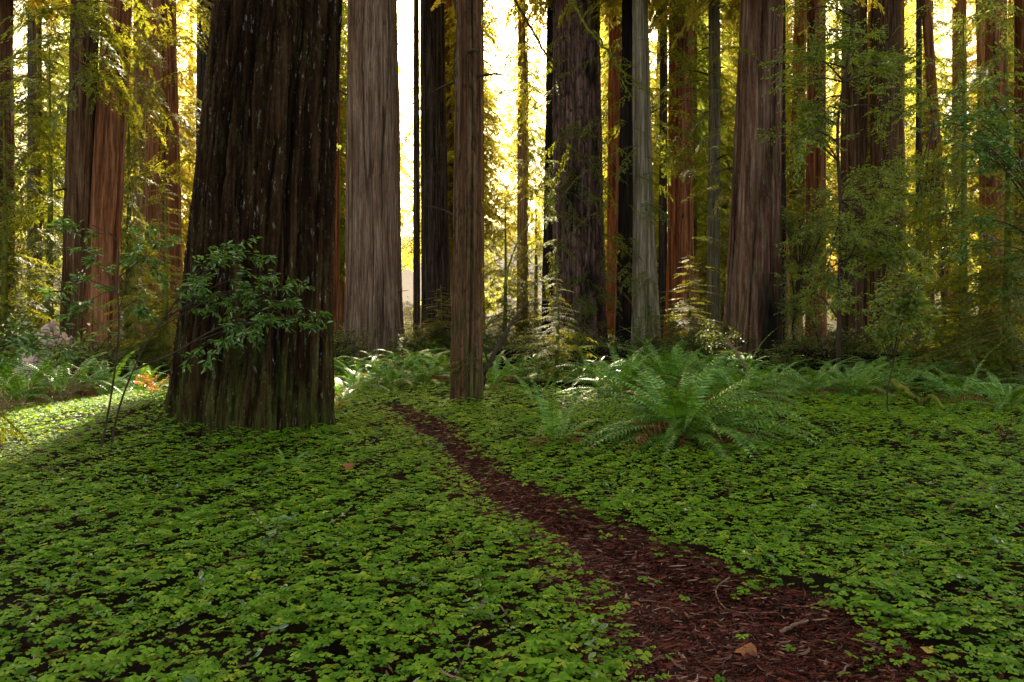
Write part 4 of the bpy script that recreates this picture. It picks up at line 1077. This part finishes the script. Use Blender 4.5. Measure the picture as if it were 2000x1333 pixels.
# bare twigs and golden mossy branch at the left edge
def twig_bunch(name, label, x, y, mat, n, L, seed, leafm=None, lean=(0, 0, 1), leaf=.05, droop=.3):
    r = rng(seed); z = float(H(x, y)); root = empty(name, (x, y, z)); tag(root, label, 'branch'); gw, gl = Geo(), Geo()
    for i in range(n):
        d = np.array(lean) + r.normal(0, .45, 3); twiggy(gw, gl, [0, 0, .02], d, L * r.uniform(.6, 1.1), .009, 2, r, leaf, .05, .3, .7)
    gw.build('twig', MT[mat], root)
    if leafm: gl.build('moss', MT[leafm], root)
twig_bunch('bare_twigs', 'tangle of bare pinkish twigs at the left edge before the ferns', -6.3, 9.6, 'deadwood', 9, .75, 3, lean=(.5, -.1, .7))
twig_bunch('bare_twigs', 'brown dead brush under the dark ferns at left', -6.6, 11.6, 'deadwood', 10, .7, 4, lean=(.3, -.1, .35))
x, y = -5.15, 7.6; r = rng(8); z = float(H(x, y))
root = empty('mossy_branch', (x - .1, y, z)); tag(root, 'golden mossy drooping branch lit by the sun at the left edge', 'branch'); gw, gl = Geo(), Geo()
for k in range(9):
    a = np.array([-.35, r.normal(0, .15), .62 + r.normal(0, .08)]); L_ = r.uniform(.5, .85)
    c = smooth_line([a, a + [L_ * .45, 0, .02 + r.normal(0, .05)], a + [L_ * .85, r.normal(0, .1), -.18 - .25 * r.random()], a + [L_, r.normal(0, .1), -.35 - .25 * r.random()]], 18)
    tv, tf = tube(c, np.linspace(.014, .004, 18), 5); gw.add(tv, tf)
    m = 420; i = r.uniform(0, 17, m); C = np.stack([np.interp(i, np.arange(18), c[:, q]) for q in range(3)], -1) + r.normal(0, .008, (m, 3))
    leaves_geo(gl, C, np.tile([0.2, 0, -1.0], (m, 1)), r.uniform(.015, .045, m), r, .3, droop=.5)
gw.build('twig', MT['mosswood'], root); gl.build('moss', MT['moss'], root)

# little plants standing in the sorrel
def seedling(px, py, h, n, leaf, label, mat='sapleaf', seed=0, wid=.42, lean=0.1, stems=2, cat='plant', name='seedling'):
    _, _, Y = gp(px, py); x = (px - 1000) * Y / FPX; r = rng(seed + 9000)
    root = empty(name, (x, Y, float(H(x, Y)))); tag(root, label, cat); gw, gl = Geo(), Geo()
    for s_ in range(stems):
        a = r.uniform(0, 6.28); c = smooth_line([(0, 0, 0), (lean * h * math.cos(a), lean * h * math.sin(a), h * .55), (lean * 3 * h * math.cos(a), lean * 3 * h * math.sin(a), h * r.uniform(.8, 1.05))], 12)
        tv, tf = tube(c, np.linspace(.004, .0015, 12), 4); gw.add(tv, tf)
        f = np.linspace(3.5, 11, n); C = np.stack([np.interp(f, np.arange(12), c[:, q]) for q in range(3)], -1)
        aa = np.arange(n) * 2.4 + r.uniform(0, 6); leaves_geo(gl, C, np.stack([np.cos(aa), np.sin(aa), .35 + 0 * aa], -1), leaf * r.uniform(.7, 1.1, n), r, wid)
    gw.build('stem', MT['twig'], root); gl.build('foliage', MT[mat], root)
seedling(532, 1110, .34, 10, .075, 'leafy seedling with drooping oval leaves in the left sorrel', seed=1, stems=3)
seedling(845, 1060, .16, 5, .06, 'low dark leaved seedling left of the mossy twig', seed=2)
seedling(880, 1100, .26, 9, .035, 'tiny seedling on a mossy upright twig near the path', 'moss', seed=3, stems=2)
seedling(860, 890, .18, 8, .07, 'light green seedling leaning over the bend of the path', seed=4, stems=3, lean=.3)
seedling(800, 930, .20, 7, .07, 'yellow green seedling just left of the path bend', 'sorrel', seed=5, stems=2)
seedling(720, 800, .25, 8, .06, 'slim green seedling where the path fades out', seed=6, stems=2)
seedling(925, 1010, .16, 6, .06, 'low seedling with rounded leaves at the left path edge', seed=7, stems=2, wid=.6)
seedling(640, 1010, .12, 5, .05, 'tiny seedling in the middle of the left sorrel bank', seed=8, stems=2)
seedling(1050, 985, .14, 5, .04, 'tiny brownish seedling right of the path', 'litter', seed=9, stems=3)
seedling(1420, 985, .2, 9, .03, 'dry brown seedling in the sorrel below the largest fern', 'litter', seed=10, stems=4, lean=.05)
seedling(1960, 880, .35, 14, .05, 'dark dried plant clump near the right edge', 'litter', seed=11, stems=5, lean=.1)
seedling(1785, 880, .2, 9, .04, 'small dry plant below the round-headed sapling', 'litter', seed=12, stems=4)
for i, (px, py, lab, sc_, mt_) in enumerate([(680, 930, 'dead tan maple leaf hanging on a thin stem in the left sorrel', .05, 'fern_dead'), (575, 985, 'yellow leaf on the left sorrel near the seedling', .035, 'yellowleaf'),
      (355, 905, 'small yellow leaf high on the left sorrel bank', .03, 'yellowleaf'), (1085, 1262, 'curled tan leaf on the left edge of the path', .05, 'fern_dead'), (1240, 1163, 'pale square leaf scrap in the middle of the path', .035, 'fern_dead'), (1812, 1272, 'yellow leaf in the sorrel at lower right', .03, 'yellowleaf'), (1455, 1250, 'tan leaf curled near the bottom of the path', .06, 'fern_dead')]):
    _, _, Y = gp(px, py, .08); x = (px - 1000) * Y / FPX; z = float(H(x, Y)) + (.09 if path_in(x, Y) < 0 else .03)
    if i == 0: z += .08
    r = rng(i + 60); k = 14; a = np.arange(k) / k * 6.283; rad = sc_ * (.65 + .35 * np.abs(np.sin(a * 2.5 + .4)) ** .7)
    V = np.vstack([[0, 0, 0], np.stack([rad * np.cos(a), rad * np.sin(a) * .8, .25 * sc_ * np.cos(a * 2 + i)], -1)]); g = Geo(); g.add(V, [[0, j + 1, (j + 1) % k + 1] for j in range(k)])
    tv, tf = tube(np.array([(0, 0, 0), (-sc_ * .8, 0, -.01), (-sc_ * 1.5, 0, -.02 - (.16 if i == 0 else 0))]), .0012, 4); g.add(tv, tf)
    o = g.build('fallen_leaf', MT[mt_], None, (x, Y, z)); o.rotation_euler = (r.normal(0, .3) + (1.1 if i == 0 else 0), r.normal(0, .3), r.uniform(0, 6)); tag(o, lab, 'leaf')
# red autumn leaves beside the big trunk
seedling(300, 795, .38, 22, .06, 'red and orange leaved low plant glowing at the left foot of the massive near redwood', 'redleaf', seed=20, stems=9, lean=.25)
seedling(655, 812, .22, 10, .05, 'orange dry leaves at the right foot of the massive near redwood', 'redleaf', seed=21, stems=5, lean=.2)

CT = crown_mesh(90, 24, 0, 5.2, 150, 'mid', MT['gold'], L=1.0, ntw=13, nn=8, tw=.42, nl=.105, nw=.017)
r = rng(404); tall = []  # row of redwoods added so their high crowns keep sun off the foreground
for i in range(10):
    xx = -27 + i * 6 + r.normal(0, .4); D = 43 + r.normal(0, 2)
    if GAP[0] < xx < GAP[1]: continue
    tall.append((1000 + xx * FPX / D, D, EYE + HOR * D / FPX + (11 if -15 < xx < 0 else 10 if xx > 7 else 4.0)))
byg = {}
for f in tall: byg.setdefault(place_name(f[0]), []).append(f)
for gap, lst in byg.items():
    lst.sort()
    for j, (px, D, cz) in enumerate(lst):
        x = (px - 1000) * D / FPX; root = empty('shade_redwood', (x, D, float(H(x, D))), r.uniform(0, 6.28))
        tag(root, 'added shade-casting trunk %s%s' % (gap, '' if len(lst) == 1 else ', ' + ORD[j]), 'tree', 'redwoods added to shade the foreground')
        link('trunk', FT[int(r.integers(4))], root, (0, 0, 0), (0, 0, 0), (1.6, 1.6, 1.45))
        link('crown', CT, root, (0, 0, cz), (0, 0, 0), 1.0)

# ------------------------------------------------------------------ haze last
if HAZE > 0:
    m, t, out = newmat('haze_air')
    v = t.nodes.new('ShaderNodeVolumePrincipled'); v.inputs['Color'].default_value = (1.0, 0.85, 0.55, 1)
    v.inputs['Density'].default_value = HAZE; v.inputs['Anisotropy'].default_value = 0.7
    t.links.new(v.outputs[0], out.inputs['Volume'])
    g = Geo(); a, b, c, d, e, f_ = -260, 260, -14, 262, -6, 70
    V = np.array([[x, y, z] for x in (a, b) for y in (c, d) for z in (e, f_)], float)
    g.add(V, [[0, 1, 3, 2], [4, 6, 7, 5], [0, 4, 5, 1], [2, 3, 7, 6], [0, 2, 6, 4], [1, 5, 7, 3]])
    tag(g.build('haze', m), 'thin golden forest haze between the trunks', 'haze', kind='stuff')
